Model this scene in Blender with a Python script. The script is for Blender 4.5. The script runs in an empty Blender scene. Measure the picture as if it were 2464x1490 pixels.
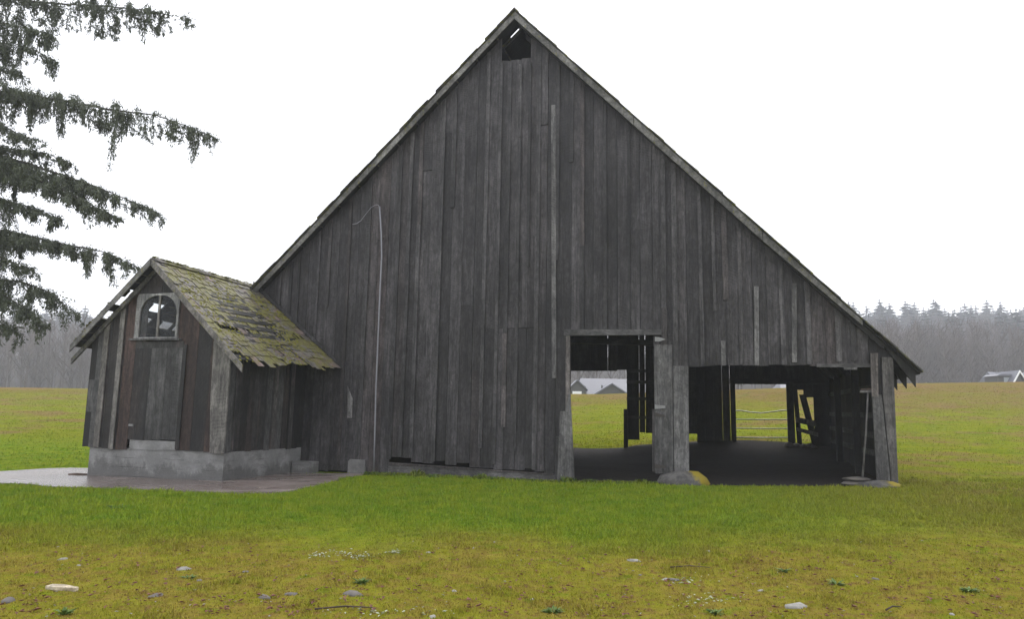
import bpy, bmesh, math, random
import numpy as np
from mathutils import Vector, Matrix, noise as mnoise

random.seed(7)
rng = np.random.default_rng(7)
scene = bpy.context.scene
col = scene.collection

# ------------------------------------------------------------------ camera
PW, PH, F = 2463.0, 1490.0, 1760.0          # picture size and focal length in picture units
CAM = Vector((0, 0, 1.42))
PITCH, ROLL = math.atan(256 / F), 0.018
_fw = Vector((0, math.cos(PITCH), math.sin(PITCH)))
_r0 = Vector((1, 0, 0)); _u0 = _r0.cross(_fw)
_R = _r0 * math.cos(ROLL) + _u0 * math.sin(ROLL)
_U = -_r0 * math.sin(ROLL) + _u0 * math.cos(ROLL)
cam_data = bpy.data.cameras.new('camera')
cam_data.sensor_fit = 'HORIZONTAL'; cam_data.sensor_width = 36
cam_data.lens = 36 * F / PW
cam_data.clip_start = 0.05; cam_data.clip_end = 3000
cam = bpy.data.objects.new('camera', cam_data); col.objects.link(cam)
M = Matrix((_R, _U, -_fw)).transposed().to_4x4(); M.translation = CAM
cam.matrix_world = M
scene.camera = cam

# ------------------------------------------------------------------ sky, sun, exposure
SUN_EL, SUN_AZ = math.radians(58), math.radians(25)     # azimuth from +Y towards +X
world = bpy.data.worlds.new('World'); scene.world = world; world.use_nodes = True
wn = world.node_tree; wn.nodes.clear()
wo = wn.nodes.new('ShaderNodeOutputWorld'); bg = wn.nodes.new('ShaderNodeBackground')
sky = wn.nodes.new('ShaderNodeTexSky'); sky.sky_type = 'NISHITA'; sky.sun_disc = False
sky.sun_elevation = SUN_EL; sky.sun_rotation = SUN_AZ
sky.air_density = 1.0; sky.dust_density = 6.0; sky.ozone_density = 1.0
mx = wn.nodes.new('ShaderNodeMix'); mx.data_type = 'RGBA'
mx.inputs[0].default_value = 0.88                        # thick even cloud over the clear sky
mx.inputs[7].default_value = (11.2, 11.4, 12.0, 1)
wn.links.new(sky.outputs[0], mx.inputs[6]); wn.links.new(mx.outputs[2], bg.inputs[0])
bg.inputs[1].default_value = 0.1
wn.links.new(bg.outputs[0], wo.inputs[0])
sl = bpy.data.lights.new('sun', 'SUN'); sl.energy = 0.8; sl.angle = math.radians(25); sl.color = (1, .97, .93)
so = bpy.data.objects.new('sun', sl); col.objects.link(so)
sd = Vector((math.sin(SUN_AZ) * math.cos(SUN_EL), math.cos(SUN_AZ) * math.cos(SUN_EL), math.sin(SUN_EL)))
so.rotation_euler = sd.to_track_quat('Z', 'Y').to_euler(); so.location = (0, 0, 60)
scene.view_settings.view_transform = 'Standard'; scene.view_settings.look = 'None'
scene.view_settings.gamma = 1.0; scene.view_settings.use_curve_mapping = False
scene.view_settings.exposure = 0.75
scene.cycles.use_denoising = True
scene.cycles.max_bounces = 6; scene.cycles.transparent_max_bounces = 12
scene.cycles.volume_bounces = 1

# ------------------------------------------------------------------ picture -> place
def ray(px, py):
    d = _R * ((px - PW / 2) / F) + _U * ((PH / 2 - py) / F) + _fw
    return d.normalized()
def proj(p):
    v = Vector(p) - CAM; z = v.dot(_fw)
    return (PW / 2 + F * v.dot(_R) / z, PH / 2 - F * v.dot(_U) / z)
def hit_z(px, py, z=0.0):
    d = ray(px, py); return CAM + d * ((z - CAM.z) / d.z)
N = ray(1756, 1010); N.z = 0; N.normalize()               # into the barn
UU = Vector((N.y, -N.x, 0))                               # along its front, to the right
O = hit_z(2160, 1172, 0.0)                                # right front corner of the barn on the ground
def W(s, d, z): return O + UU * s + N * d + Vector((0, 0, z))
def S(px, py, d=0.0):
    r = ray(px, py); t = (d - (CAM - O).dot(N)) / r.dot(N); p = CAM + r * t
    return (p - O).dot(UU), p.z
def sd_of(p):
    v = Vector(p) - O; return v.dot(UU), v.dot(N)
SLOPE = 0.0127
DEPTH = 10.6
def clamp(a, lo, hi): return max(lo, min(hi, a))
def smooth(a, lo, hi):
    t = clamp((a - lo) / (hi - lo), 0, 1); return t * t * (3 - 2 * t)
_gate = W(-2.9, DEPTH + 1.5, 0)
_gx = [O.x + .9585 * q for q in (-40, -20, -15.2, -12.6, -10.5, -7.85, -5.1, -3.2, 0, 6)]
_gzv = [-.34, -.30, -.272, -.235, -.228, -.236, -.175, -.12, 0.0, .03]
def lawn_z(x):
    for i in range(len(_gx) - 1):
        if x < _gx[i + 1]:
            t = clamp((x - _gx[i]) / (_gx[i + 1] - _gx[i]), 0, 1); return _gzv[i] + (_gzv[i + 1] - _gzv[i]) * t
    return _gzv[-1]
def ground(x, y):
    base = lawn_z(x)
    if y < 15 and abs(x) < 40:
        base += 0.012 * math.sin(x * 1.7 + y) * math.sin(y * 1.3 - x * .6)
    b = x / max(y, 8.0)
    if y > 19:
        crest = float(np.interp(b, [-.8, -.55, .12, .34, .53, .7, .9], [3.35, 3.4, 3.75, 4.6, 5.4, 5.8, 6.2]))
        t = clamp((y - 19) / 56, 0, 1)
        z = base + (crest - base) * t ** 1.5
    else:
        z = base; crest = 4
    z += 0.30 * math.exp(-((x - _gate.x) ** 2 / 14 + (y - _gate.y) ** 2 / 9))
    if y > 74:
        z -= 3.0 * smooth(y, 75, 96)
    if y > 120:
        top = float(np.interp(b, [-.8, 0, .8], [29, 33, 39]))
        z += top * smooth(y, 120, 430)
    return z
def ground_hit(px, py):
    z = 0.0
    for _ in range(12):
        p = hit_z(px, py, z); z = ground(p.x, p.y)
    return Vector((p.x, p.y, z))
def on_ground(x, y, dz=0): return Vector((x, y, ground(x, y) + dz))

# ------------------------------------------------------------------ materials
def new_mat(name):
    m = bpy.data.materials.new(name); m.use_nodes = True
    nt = m.node_tree; b = nt.nodes['Principled BSDF']
    return m, nt, b
class G:
    """small node-graph helper"""
    def __init__(s, nt): s.nt = nt
    def n(s, t, **kw):
        nd = s.nt.nodes.new(t)
        for k, v in kw.items(): setattr(nd, k, v)
        return nd
    def l(s, a, b): s.nt.links.new(a, b)
    def pos(s): return s.n('ShaderNodeNewGeometry').outputs['Position']
    def rnd(s): return s.n('ShaderNodeObjectInfo').outputs['Random']
    def vscale(s, v, sc):
        m = s.n('ShaderNodeVectorMath', operation='MULTIPLY'); s.l(v, m.inputs[0]); m.inputs[1].default_value = sc; return m.outputs[0]
    def vadd(s, a, b):
        m = s.n('ShaderNodeVectorMath', operation='ADD'); s.l(a, m.inputs[0]); s.l(b, m.inputs[1]); return m.outputs[0]
    def dot(s, a, vec):
        m = s.n('ShaderNodeVectorMath', operation='DOT_PRODUCT'); s.l(a, m.inputs[0]); m.inputs[1].default_value = vec; return m.outputs['Value']
    def math(s, op, a, b=None, c=None, cl=False):
        m = s.n('ShaderNodeMath', operation=op); m.use_clamp = cl
        for i, v in enumerate((a, b, c)):
            if v is None: continue
            if isinstance(v, (int, float)): m.inputs[i].default_value = v
            else: s.l(v, m.inputs[i])
        return m.outputs[0]
    def noise(s, v, scale, detail=4, rough=.55, dist=0.0):
        t = s.n('ShaderNodeTexNoise'); s.l(v, t.inputs['Vector']); t.inputs['Scale'].default_value = scale
        t.inputs['Detail'].default_value = detail; t.inputs['Roughness'].default_value = rough
        t.inputs['Distortion'].default_value = dist
        return t.outputs['Fac']
    def ramp(s, f, lo, hi):
        m = s.n('ShaderNodeMapRange'); m.interpolation_type = 'SMOOTHSTEP'; s.l(f, m.inputs[0])
        m.inputs[1].default_value = lo; m.inputs[2].default_value = hi; return m.outputs[0]
    def mix(s, f, a, b, mode='MIX'):
        m = s.n('ShaderNodeMix', data_type='RGBA', blend_type=mode)
        if isinstance(f, (int, float)): m.inputs[0].default_value = f
        else: s.l(f, m.inputs[0])
        for i, v in ((6, a), (7, b)):
            if isinstance(v, tuple): m.inputs[i].default_value = (*v, 1)
            else: s.l(v, m.inputs[i])
        return m.outputs[2]
    def scalecol(s, c, f):
        m = s.n('ShaderNodeVectorMath', operation='SCALE'); s.l(c, m.inputs[0])
        if isinstance(f, (int, float)): m.inputs[3].default_value = f
        else: s.l(f, m.inputs[3])
        return m.outputs[0]
    def bump(s, h, strength, dist, bsdf):
        b = s.n('ShaderNodeBump'); b.inputs['Strength'].default_value = strength; b.inputs['Distance'].default_value = dist
        s.l(h, b.inputs['Height']); s.l(b.outputs[0], bsdf.inputs['Normal'])

def wood(name, dark, light, axis='z', rough=.75, rand=(.6, 1.45), moss=0.0, tint=None):
    m, nt, b = new_mat(name); g = G(nt)
    off = g.n('ShaderNodeCombineXYZ'); r = g.rnd()
    rr = g.math('MULTIPLY', r, 37.0)
    for i in range(3): g.l(rr, off.inputs[i])
    p0 = g.pos(); p = g.vadd(p0, off.outputs[0])
    sc = {'z': (16, 16, .75), 'h': (1.0, 1.0, 16), 'i': (7, 7, 7)}[axis]
    grain = g.noise(g.vscale(p, sc), 1.0, 9, .68, .4)
    fine = g.noise(g.vscale(p, tuple(4.2 * q for q in sc)), 1.0, 5, .6)
    blot = g.noise(g.vscale(p, {'z': (2.2, 2.2, .55), 'h': (.6, .6, 2), 'i': (2, 2, 2)}[axis]), 1.0, 5, .6)
    f = g.math('ADD', g.math('MULTIPLY', grain, .62), g.math('MULTIPLY', fine, .38))
    c = g.mix(g.ramp(f, .28, .74), dark, light)
    c = g.scalecol(c, g.math('MULTIPLY_ADD', blot, 1.5, .28))
    # long pale or dark weather streaks
    st = g.noise(g.vscale(p, {'z': (5, 5, .16), 'h': (.2, .2, 5), 'i': (3, 3, 1)}[axis]), 1.0, 4, .6)
    c = g.scalecol(c, g.math('MULTIPLY_ADD', st, 1.0, .5))
    # knots
    vo = g.n('ShaderNodeTexVoronoi'); g.l(g.vscale(p, {'z': (3.4, 3.4, 1.3), 'h': (1.3, 1.3, 4), 'i': (3, 3, 3)}[axis]), vo.inputs['Vector'])
    kn = g.ramp(vo.outputs['Distance'], .035, .10)
    c = g.scalecol(c, g.math('MULTIPLY_ADD', kn, .62, .38))
    mot = g.noise(g.vscale(p, {'z': (11, 11, 6), 'h': (6, 6, 11), 'i': (9, 9, 9)}[axis]), 1.0, 6, .72, .8)
    c = g.scalecol(c, g.math('MULTIPLY_ADD', g.ramp(mot, .34, .68), .75, .66))
    # saw marks
    if axis == 'z':
        wv = g.n('ShaderNodeTexWave', wave_type='RINGS', rings_direction='SPHERICAL'); g.l(g.vscale(p, (1.2, 1.2, 1.2)), wv.inputs['Vector'])
        wv.inputs['Scale'].default_value = 7; wv.inputs['Distortion'].default_value = 3; wv.inputs['Detail'].default_value = 3
        sm = g.math('MULTIPLY', g.ramp(g.noise(p, .9, 2), .5, .66), wv.outputs['Fac'])
        c = g.mix(g.math('MULTIPLY', sm, .30), c, light)
    # wet and dry patches that run across several boards
    wet = g.noise(g.vscale(p0, (.55, .55, .32)), 1.0, 6, .68, .6); w2 = g.noise(g.vscale(p0, (2.4, 2.4, 1.1)), 1.0, 6, .7)
    c = g.scalecol(c, g.math('MULTIPLY_ADD', g.ramp(wet, .34, .66), .62, .66))
    c = g.scalecol(c, g.math('MULTIPLY_ADD', g.ramp(w2, .30, .70), .60, .70))
    vk = g.n('ShaderNodeTexVoronoi'); g.l(g.vscale(p, (4.4, 4.4, 2.1)), vk.inputs['Vector'])
    pk = g.math('SUBTRACT', 1.0, g.ramp(vk.outputs['Distance'], .05, .13))
    c = g.mix(g.math('MULTIPLY', pk, g.math('MULTIPLY', g.ramp(w2, .48, .6), .55)), c, tuple(1.5 * q for q in light))
    br = g.math('MULTIPLY_ADD', r, rand[1] - rand[0], rand[0])
    c = g.scalecol(c, br)
    hue = g.math('FRACT', g.math('MULTIPLY', r, 7.31))
    c = g.mix(g.math('MULTIPLY', g.ramp(hue, .72, .95), .5), c, (1.16, .96, .88), 'MULTIPLY')
    if tint:
        zz = g.n('ShaderNodeSeparateXYZ'); g.l(p0, zz.inputs[0])
        tf = g.math('MULTIPLY', g.ramp(blot, .45, .65), .9)
        c = g.mix(tf, c, tint, 'MULTIPLY')
    if moss:
        mf = g.ramp(g.noise(p0, 9, 8, .75), .62 - .22 * moss, .70 - .2 * moss)
        c = g.mix(mf, c, (.13, .125, .018))
    g.l(c, b.inputs['Base Color'])
    rg = g.math('MULTIPLY_ADD', grain, .35, rough - .22); g.l(rg, b.inputs['Roughness'])
    b.inputs['Specular IOR Level'].default_value = .35
    g.bump(f, .75, .012, b)
    return m

WD = (.0070, .0064, .0066); WL = (.063, .0585, .0605)
M_board = wood('weathered_barn_board', WD, WL, rand=(.55, 1.4))
M_batten = wood('weathered_batten', (.010, .0094, .0096), (.070, .066, .067), rand=(.6, 1.3))
M_post = wood('grey_post_wood', (.034, .033, .0325), (.145, .140, .137), rand=(.85, 1.2))
M_beam = wood('grey_beam_wood', (.03, .029, .029), (.115, .11, .108), axis='h', rand=(.8, 1.2))
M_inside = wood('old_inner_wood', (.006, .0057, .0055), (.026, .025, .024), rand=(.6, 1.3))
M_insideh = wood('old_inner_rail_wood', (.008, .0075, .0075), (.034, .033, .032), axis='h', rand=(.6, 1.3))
M_shed = wood('shed_dark_board', (.006, .0057, .0057), (.042, .040, .039), rand=(.35, 1.9), tint=(1.18, .97, .93))
M_shedpale = wood('shed_pale_board', (.04, .037, .034), (.20, .188, .172), rand=(.8, 1.2))
M_shedred = wood('shed_stained_board', (.011, .0065, .0055), (.068, .042, .035), rand=(.8, 1.3))
M_shedgrey = wood('shed_grey_door_board', (.016, .0155, .0155), (.085, .083, .081), rand=(.75, 1.25))
M_rake = wood('rake_board', (.05, .049, .045), (.17, .166, .155), axis='i', rand=(.85, 1.15), moss=.25)
M_rakeshed = wood('shed_rake_board', (.04, .038, .036), (.15, .145, .135), axis='i', rand=(.85, 1.15), moss=.3)
M_shake = wood('barn_roof_shake', (.03, .029, .028), (.11, .106, .10), axis='i', rand=(.7, 1.2), moss=.5)
M_white = wood('peeling_white_paint', (.09, .09, .087), (.26, .256, .248), rand=(.9, 1.05), rough=.6)

def shingle_mat():
    m, nt, b = new_mat('mossy_shingle'); g = G(nt)
    p = g.pos(); r = g.rnd()
    gr = g.noise(g.vscale(p, (9, 9, 9)), 1, 6, .7)
    base = g.mix(g.ramp(gr, .3, .7), (.045, .040, .036), (.185, .168, .152))
    red = g.math('FRACT', g.math('MULTIPLY', r, 5.7))
    base = g.mix(g.math('MULTIPLY', g.ramp(red, .6, .95), .45), base, (.20, .115, .10))
    base = g.scalecol(base, g.math('MULTIPLY_ADD', r, .6, .65))
    big = g.noise(p, 1.9, 4, .65); fin = g.noise(p, 26, 7, .75)
    mf = g.ramp(g.math('ADD', g.math('MULTIPLY', big, .75), g.math('MULTIPLY', fin, .40)), 0.52, .60)
    hue = g.noise(p, 11, 3)
    mc = g.mix(g.ramp(hue, .38, .66), (.105, .090, .026), (.150, .150, .018))
    c = g.mix(g.math('MULTIPLY', mf, .88), base, mc)
    c = g.scalecol(c, g.math('MULTIPLY_ADD', fin, 1.1, .42))
    g.l(c, b.inputs['Base Color']); b.inputs['Roughness'].default_value = .62
    g.bump(fin, .9, .02, b)
    return m
M_shingle = shingle_mat()

def concrete_mat(name, base=(.235, .233, .228), forms=True):
    m, nt, b = new_mat(name); g = G(nt); p = g.pos()
    a = g.noise(p, 1.7, 6, .65); f = g.noise(p, 22, 6, .7)
    sep = g.n('ShaderNodeSeparateXYZ'); g.l(p, sep.inputs[0])
    c = g.mix(g.ramp(a, .35, .68), tuple(q * .62 for q in base), base)
    st = g.noise(g.vscale(p, (1.3, 1.3, 3.2)), 1, 7, .7, .5)
    c = g.mix(g.math('MULTIPLY', g.ramp(st, .50, .66), .6), c, (.085, .083, .08))
    if forms:   # rising damp with a ragged edge along the foot
        dz = g.math('ADD', sep.outputs[2], g.math('MULTIPLY_ADD', g.noise(g.vscale(p, (.75, .75, .5)), 1, 8, .78), -1.9, .95))
        damp = g.math('SUBTRACT', 1.0, g.ramp(dz, -.10, .10))
        c = g.mix(g.math('MULTIPLY', damp, .75), c, (.07, .068, .065))
    c = g.scalecol(c, g.math('MULTIPLY_ADD', f, .7, .65))
    h = f
    if forms:
        fr = g.math('FRACT', g.math('MULTIPLY', g.math('ADD', sep.outputs[2], g.math('MULTIPLY', a, .05)), 4.4))
        ln = g.math('SUBTRACT', 1.0, g.ramp(fr, .0, .07))
        nz = g.ramp(g.noise(p, 1.1, 2), .45, .6)
        ln = g.math('MULTIPLY', ln, nz)
        c = g.scalecol(c, g.math('MULTIPLY_ADD', ln, -.55, 1.0))
        h = g.math('SUBTRACT', f, ln)
    g.l(c, b.inputs['Base Color']); b.inputs['Roughness'].default_value = .7
    g.bump(h, .5, .01, b)
    return m
M_conc = concrete_mat('board_formed_concrete')
M_block = concrete_mat('rough_concrete_block', (.19, .187, .18), False)

def pad_mat():
    m, nt, b = new_mat('wet_pad'); g = G(nt); p = g.pos()
    a = g.noise(p, .55, 5, .6); f = g.noise(p, 14, 7, .72)
    c = g.mix(g.ramp(a, .35, .65), (.135, .104, .092), (.205, .168, .152))
    c = g.scalecol(c, g.math('MULTIPLY_ADD', f, 1.1, .45))
    c = g.mix(g.math('MULTIPLY', g.ramp(g.noise(p, 2.1, 6, .7), .58, .68), .6), c, (.06, .032, .026))
    g.l(c, b.inputs['Base Color'])
    dx = g.dot(p, tuple(UU))
    wet = g.ramp(g.math('ADD', g.noise(g.vscale(p, (.6, 1.4, 1)), 1.0, 4), g.math('MULTIPLY', g.math('ADD', dx, 8.6 - O.dot(UU) * 0), -.03)), .38, .62)
    b.inputs['Specular IOR Level'].default_value = .45
    g.l(g.math('MULTIPLY_ADD', wet, -.56, .80), b.inputs['Roughness'])
    g.bump(f, .35, .01, b)
    return m
M_pad = pad_mat()

def turf_nodes(g, p, kind):
    """colour of the turf: greener by the barn, olive moss farther out, tan patches on the rise"""
    dd = g.math('SUBTRACT', g.dot(p, tuple(N)), O.dot(N))
    big = g.noise(p, .55, 4, .6); mid = g.noise(p, 2.6, 5, .65); fin = g.noise(p, 34, 3, .6)
    sx0 = g.math('SUBTRACT', g.dot(p, tuple(UU)), O.dot(UU))
    ysep = g.n('ShaderNodeSeparateXYZ'); g.l(p, ysep.inputs[0])
    lush = g.ramp(g.math('ADD', ysep.outputs[1], g.math('MULTIPLY_ADD', big, 5.0, -2.5)), 8.2, 11.8)
    lush = g.math('MULTIPLY', lush, g.math('MULTIPLY_ADD', g.ramp(sx0, -5.0, 1.0), -.65, 1.0))
    olive = g.mix(g.ramp(mid, .34, .66), (.222, .180, .032), (.200, .198, .020))
    green = g.mix(g.ramp(mid, .34, .66), (.116, .188, .014), (.182, .222, .018))
    sm_ = g.noise(p, 8.5, 5, .72)
    olive = g.mix(g.math('MULTIPLY', g.ramp(sm_, .50, .64), .85), olive, (.175, .105, .040))
    olive = g.mix(g.math('MULTIPLY', g.ramp(g.noise(p, 3.7, 4, .6), .56, .68), .6), olive, (.135, .190, .010))
    near = g.mix(lush, olive, green)
    # far field beyond the barn
    fs = g.noise(g.vscale(p, (.06, .13, .2)), 1, 6, .66); fm = g.noise(g.vscale(p, (.5, 1.2, 1)), 1, 5, .7)
    sep = g.n('ShaderNodeSeparateXYZ'); g.l(p, sep.inputs[0])
    up = g.ramp(g.math('ADD', sep.outputs[2], g.math('MULTIPLY_ADD', fs, 5.0, -2.5)), 1.3, 4.2)
    lowc = g.mix(g.ramp(fm, .35, .65), (.138, .172, .013), (.190, .198, .016))
    highc = g.mix(g.ramp(fm, .35, .65), (.185, .125, .042), (.150, .128, .022))
    field = g.mix(up, lowc, highc)
    field = g.mix(g.math('MULTIPLY', g.ramp(g.noise(g.vscale(p, (.22, .30, .2)), 1, 6, .72), .48, .62), .75), field, (.195, .120, .060))
    field = g.mix(g.math('MULTIPLY', g.ramp(g.noise(g.vscale(p, (.35, .35, .3)), 1, 5, .7), .56, .66), .55), field, (.110, .150, .012))
    field = g.mix(g.ramp(sep.outputs[1], 100.0, 122.0), field, (.05, .043, .034))   # leaf-strewn floor of the far wood
    isfar = g.ramp(dd, 3.0, 9.0)
    sx = g.math('SUBTRACT', g.dot(p, tuple(UU)), O.dot(UU))
    isfar2 = g.math('MAXIMUM', isfar, g.math('MULTIPLY', g.math('MULTIPLY', g.ramp(sx, -1.5, 3.0), g.ramp(dd, -9.0, -3.0)), .9))
    c = g.mix(isfar2, near, field)
    return c, big, mid, fin, fs
def turf_mat():
    m, nt, b = new_mat('turf'); g = G(nt); p = g.pos()
    c, big, mid, fin, fs = turf_nodes(g, p, 'ground')
    vf = g.noise(p, 60, 4, .7); vm = g.noise(g.vscale(p, (7, 3.5, 7)), 1, 5, .75)
    c = g.scalecol(c, g.math('MULTIPLY_ADD', vm, 1.1, .38))
    soil = g.ramp(g.noise(p, 5.2, 6, .72), .60, .70)
    dd = g.math('SUBTRACT', g.dot(p, tuple(N)), O.dot(N))
    ysp = g.n('ShaderNodeSeparateXYZ'); g.l(p, ysp.inputs[0]); nearf = g.math('SUBTRACT', 1.0, g.ramp(ysp.outputs[1], 8.0, 10.5))
    c = g.mix(g.math('MULTIPLY', g.math('MULTIPLY', soil, nearf), .7), c, (.085, .052, .028))
    g.l(c, b.inputs['Base Color']); b.inputs['Roughness'].default_value = .9
    b.inputs['Specular IOR Level'].default_value = .0
    g.bump(g.math('ADD', vf, vm), .8, .03, b)
    return m
def blade_mat():
    m, nt, b = new_mat('grass_blade'); g = G(nt); p = g.pos()
    c, big, mid, fin, fs = turf_nodes(g, p, 'blade')
    r = g.noise(p, 55, 2, .6)
    c = g.scalecol(c, g.math('MULTIPLY_ADD', r, 1.9, .2))
    straw = g.ramp(g.noise(p, 21, 4, .7), .60, .68)
    c = g.mix(g.math('MULTIPLY', straw, .45), c, (.30, .22, .06))
    g.l(c, b.inputs['Base Color']); b.inputs['Roughness'].default_value = .65
    b.inputs['Specular IOR Level'].default_value = .03
    return m
M_turf = turf_mat(); M_blade = blade_mat()

def plain(name, c, rough=.7, metal=0.0, var=.35, scale=8.0, bump=.3, spec=.4):
    m, nt, b = new_mat(name); g = G(nt); p = g.pos()
    f = g.noise(p, scale, 6, .7)
    cc = g.n('ShaderNodeRGB'); cc.outputs[0].default_value = (*c, 1)
    k = g.scalecol(cc.outputs[0], g.math('MULTIPLY_ADD', f, 2 * var, 1 - var))
    g.l(k, b.inputs['Base Color']); b.inputs['Roughness'].default_value = rough; b.inputs['Metallic'].default_value = metal
    b.inputs['Specular IOR Level'].default_value = spec
    if bump: g.bump(f, bump, .02, b)
    return m
M_dirt = plain('barn_floor_dirt', (.026, .022, .020), .95, var=.6, scale=5, bump=.7, spec=.1)
M_needle = plain('conifer_needles', (.060, .072, .042), .6, var=.7, scale=3, bump=0)
M_limb = plain('conifer_bark', (.05, .042, .036), .9, var=.5, scale=14, bump=.6)
M_farcon = plain('far_conifer_needles', (.040, .050, .042), .8, var=.4, scale=.6, bump=0, spec=.1)
M_fartrunk = plain('far_trunk', (.07, .06, .05), .9, bump=0)
M_bare = plain('bare_twigs', (.105, .088, .076), .9, var=.45, scale=.25, bump=0, spec=.1)
M_pipe = plain('grey_conduit', (.22, .22, .24), .45, .3, var=.25, scale=10, bump=.1)
M_steel = plain('galvanised_tube', (.55, .55, .52), .4, .35, var=.2, bump=.05)
M_rust = plain('rusty_iron', (.055, .048, .043), .7, .3, var=.6, scale=20)
M_galvhinge = plain('pale_hinge_metal', (.20, .20, .195), .6, .3, var=.6, scale=25)
M_stone = plain('field_stone', (.125, .113, .10), .85, var=.6, scale=7, bump=.6)
M_pale = plain('pale_stone', (.24, .23, .205), .8, var=.75, scale=12, bump=.5)
M_leafdead = plain('dead_leaf', (.15, .062, .04), .7, var=.75, scale=9, bump=0)
M_chip = plain('pale_lichen_chip', (.34, .36, .26), .8, var=.5, scale=30, bump=0)
M_weed = plain('weed_leaf', (.075, .13, .018), .6, var=.5, scale=16, bump=0)
M_splinter = wood('fresh_split_wood', (.30, .23, .14), (.62, .55, .42), axis='i', rand=(.95, 1.05))
M_rotten = wood('rotten_stick_wood', (.03, .02, .015), (.10, .065, .05), axis='i', rand=(.9, 1.1))
M_broom = wood('tool_handle_wood', (.07, .066, .062), (.21, .2, .19), rand=(.95, 1.05))
M_rooffar = plain('grey_house_roof', (.13, .132, .155), .5, var=.15, scale=1, bump=0)
M_wallfar = plain('grey_house_wall', (.075, .074, .073), .8, var=.15, scale=1, bump=0)
M_trim = plain('white_house_trim', (.8, .8, .8), .5, var=.05, bump=0)
M_winfar = plain('far_window_glass', (.35, .38, .40), .15, var=.2, bump=0)
def moss_stone():
    m, nt, b = new_mat('mossy_stone'); g = G(nt); p = g.pos()
    f = g.noise(p, 6, 6, .7)
    c = g.mix(g.ramp(f, .3, .7), (.045, .043, .041), (.115, .109, .102))
    nz = g.n('ShaderNodeSeparateXYZ'); g.l(g.n('ShaderNodeNewGeometry').outputs['Normal'], nz.inputs[0])
    right = g.dot(g.n('ShaderNodeNewGeometry').outputs['Normal'], tuple(UU))
    k = g.math('ADD', g.math('ADD', g.math('MULTIPLY', nz.outputs[2], .42), g.math('MULTIPLY', right, .8)), g.math('MULTIPLY', f, .5))
    c = g.mix(g.ramp(k, .66, .84), c, (.24, .185, .012))
    g.l(c, b.inputs['Base Color']); b.inputs['Roughness'].default_value = .85; g.bump(f, .7, .03, b)
    return m
M_moss = moss_stone()
def glass_mat():
    m = bpy.data.materials.new('old_window_glass'); m.use_nodes = True; nt = m.node_tree; nt.nodes.clear(); g = G(nt)
    o = g.n('ShaderNodeOutputMaterial'); tr = g.n('ShaderNodeBsdfTransparent'); gl = g.n('ShaderNodeBsdfGlossy')
    df = g.n('ShaderNodeBsdfDiffuse'); df.inputs[0].default_value = (.35, .36, .36, 1)
    tr.inputs[0].default_value = (.86, .88, .88, 1); gl.inputs['Roughness'].default_value = .06; gl.inputs[0].default_value = (.9, .9, .92, 1)
    fr = g.n('ShaderNodeFresnel'); fr.inputs[0].default_value = 1.16
    a = g.n('ShaderNodeMixShader'); g.l(fr.outputs[0], a.inputs[0]); g.l(tr.outputs[0], a.inputs[1]); g.l(gl.outputs[0], a.inputs[2])
    c = g.n('ShaderNodeMixShader'); d = g.ramp(g.noise(g.pos(), 5, 5, .7), .4, .75)
    g.l(g.math('MULTIPLY', d, .05), c.inputs[0]); g.l(a.outputs[0], c.inputs[1]); g.l(df.outputs[0], c.inputs[2])
    g.l(c.outputs[0], o.inputs[0])
    return m
M_glass = glass_mat()

# ------------------------------------------------------------------ object helpers
def tag(o, label=None, cat=None, group=None, kind=None):
    if label: o['label'] = label
    if cat: o['category'] = cat
    if group: o['group'] = group
    if kind: o['kind'] = kind
    return o
def thing(name, loc, label, cat, group=None):
    o = bpy.data.objects.new(name, None); col.objects.link(o); o.location = loc
    o.empty_display_size = .3
    return tag(o, label, cat, group)
def origin_of(parent):
    v = Vector((0, 0, 0))
    while parent is not None:
        v += Vector(parent.location); parent = parent.parent
    return v
def obj(name, verts, faces, mat, parent=None, smooth_sh=False, local=False):
    me = bpy.data.meshes.new(name)
    if parent is not None and not local:
        b = origin_of(parent); verts = [Vector(v) - b for v in verts]
    me.from_pydata([tuple(v) for v in verts], [], faces); me.update()
    if smooth_sh:
        me.polygons.foreach_set('use_smooth', [True] * len(me.polygons))
    me.materials.append(mat)
    o = bpy.data.objects.new(name, me); col.objects.link(o); o.parent = parent
    return o
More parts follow.
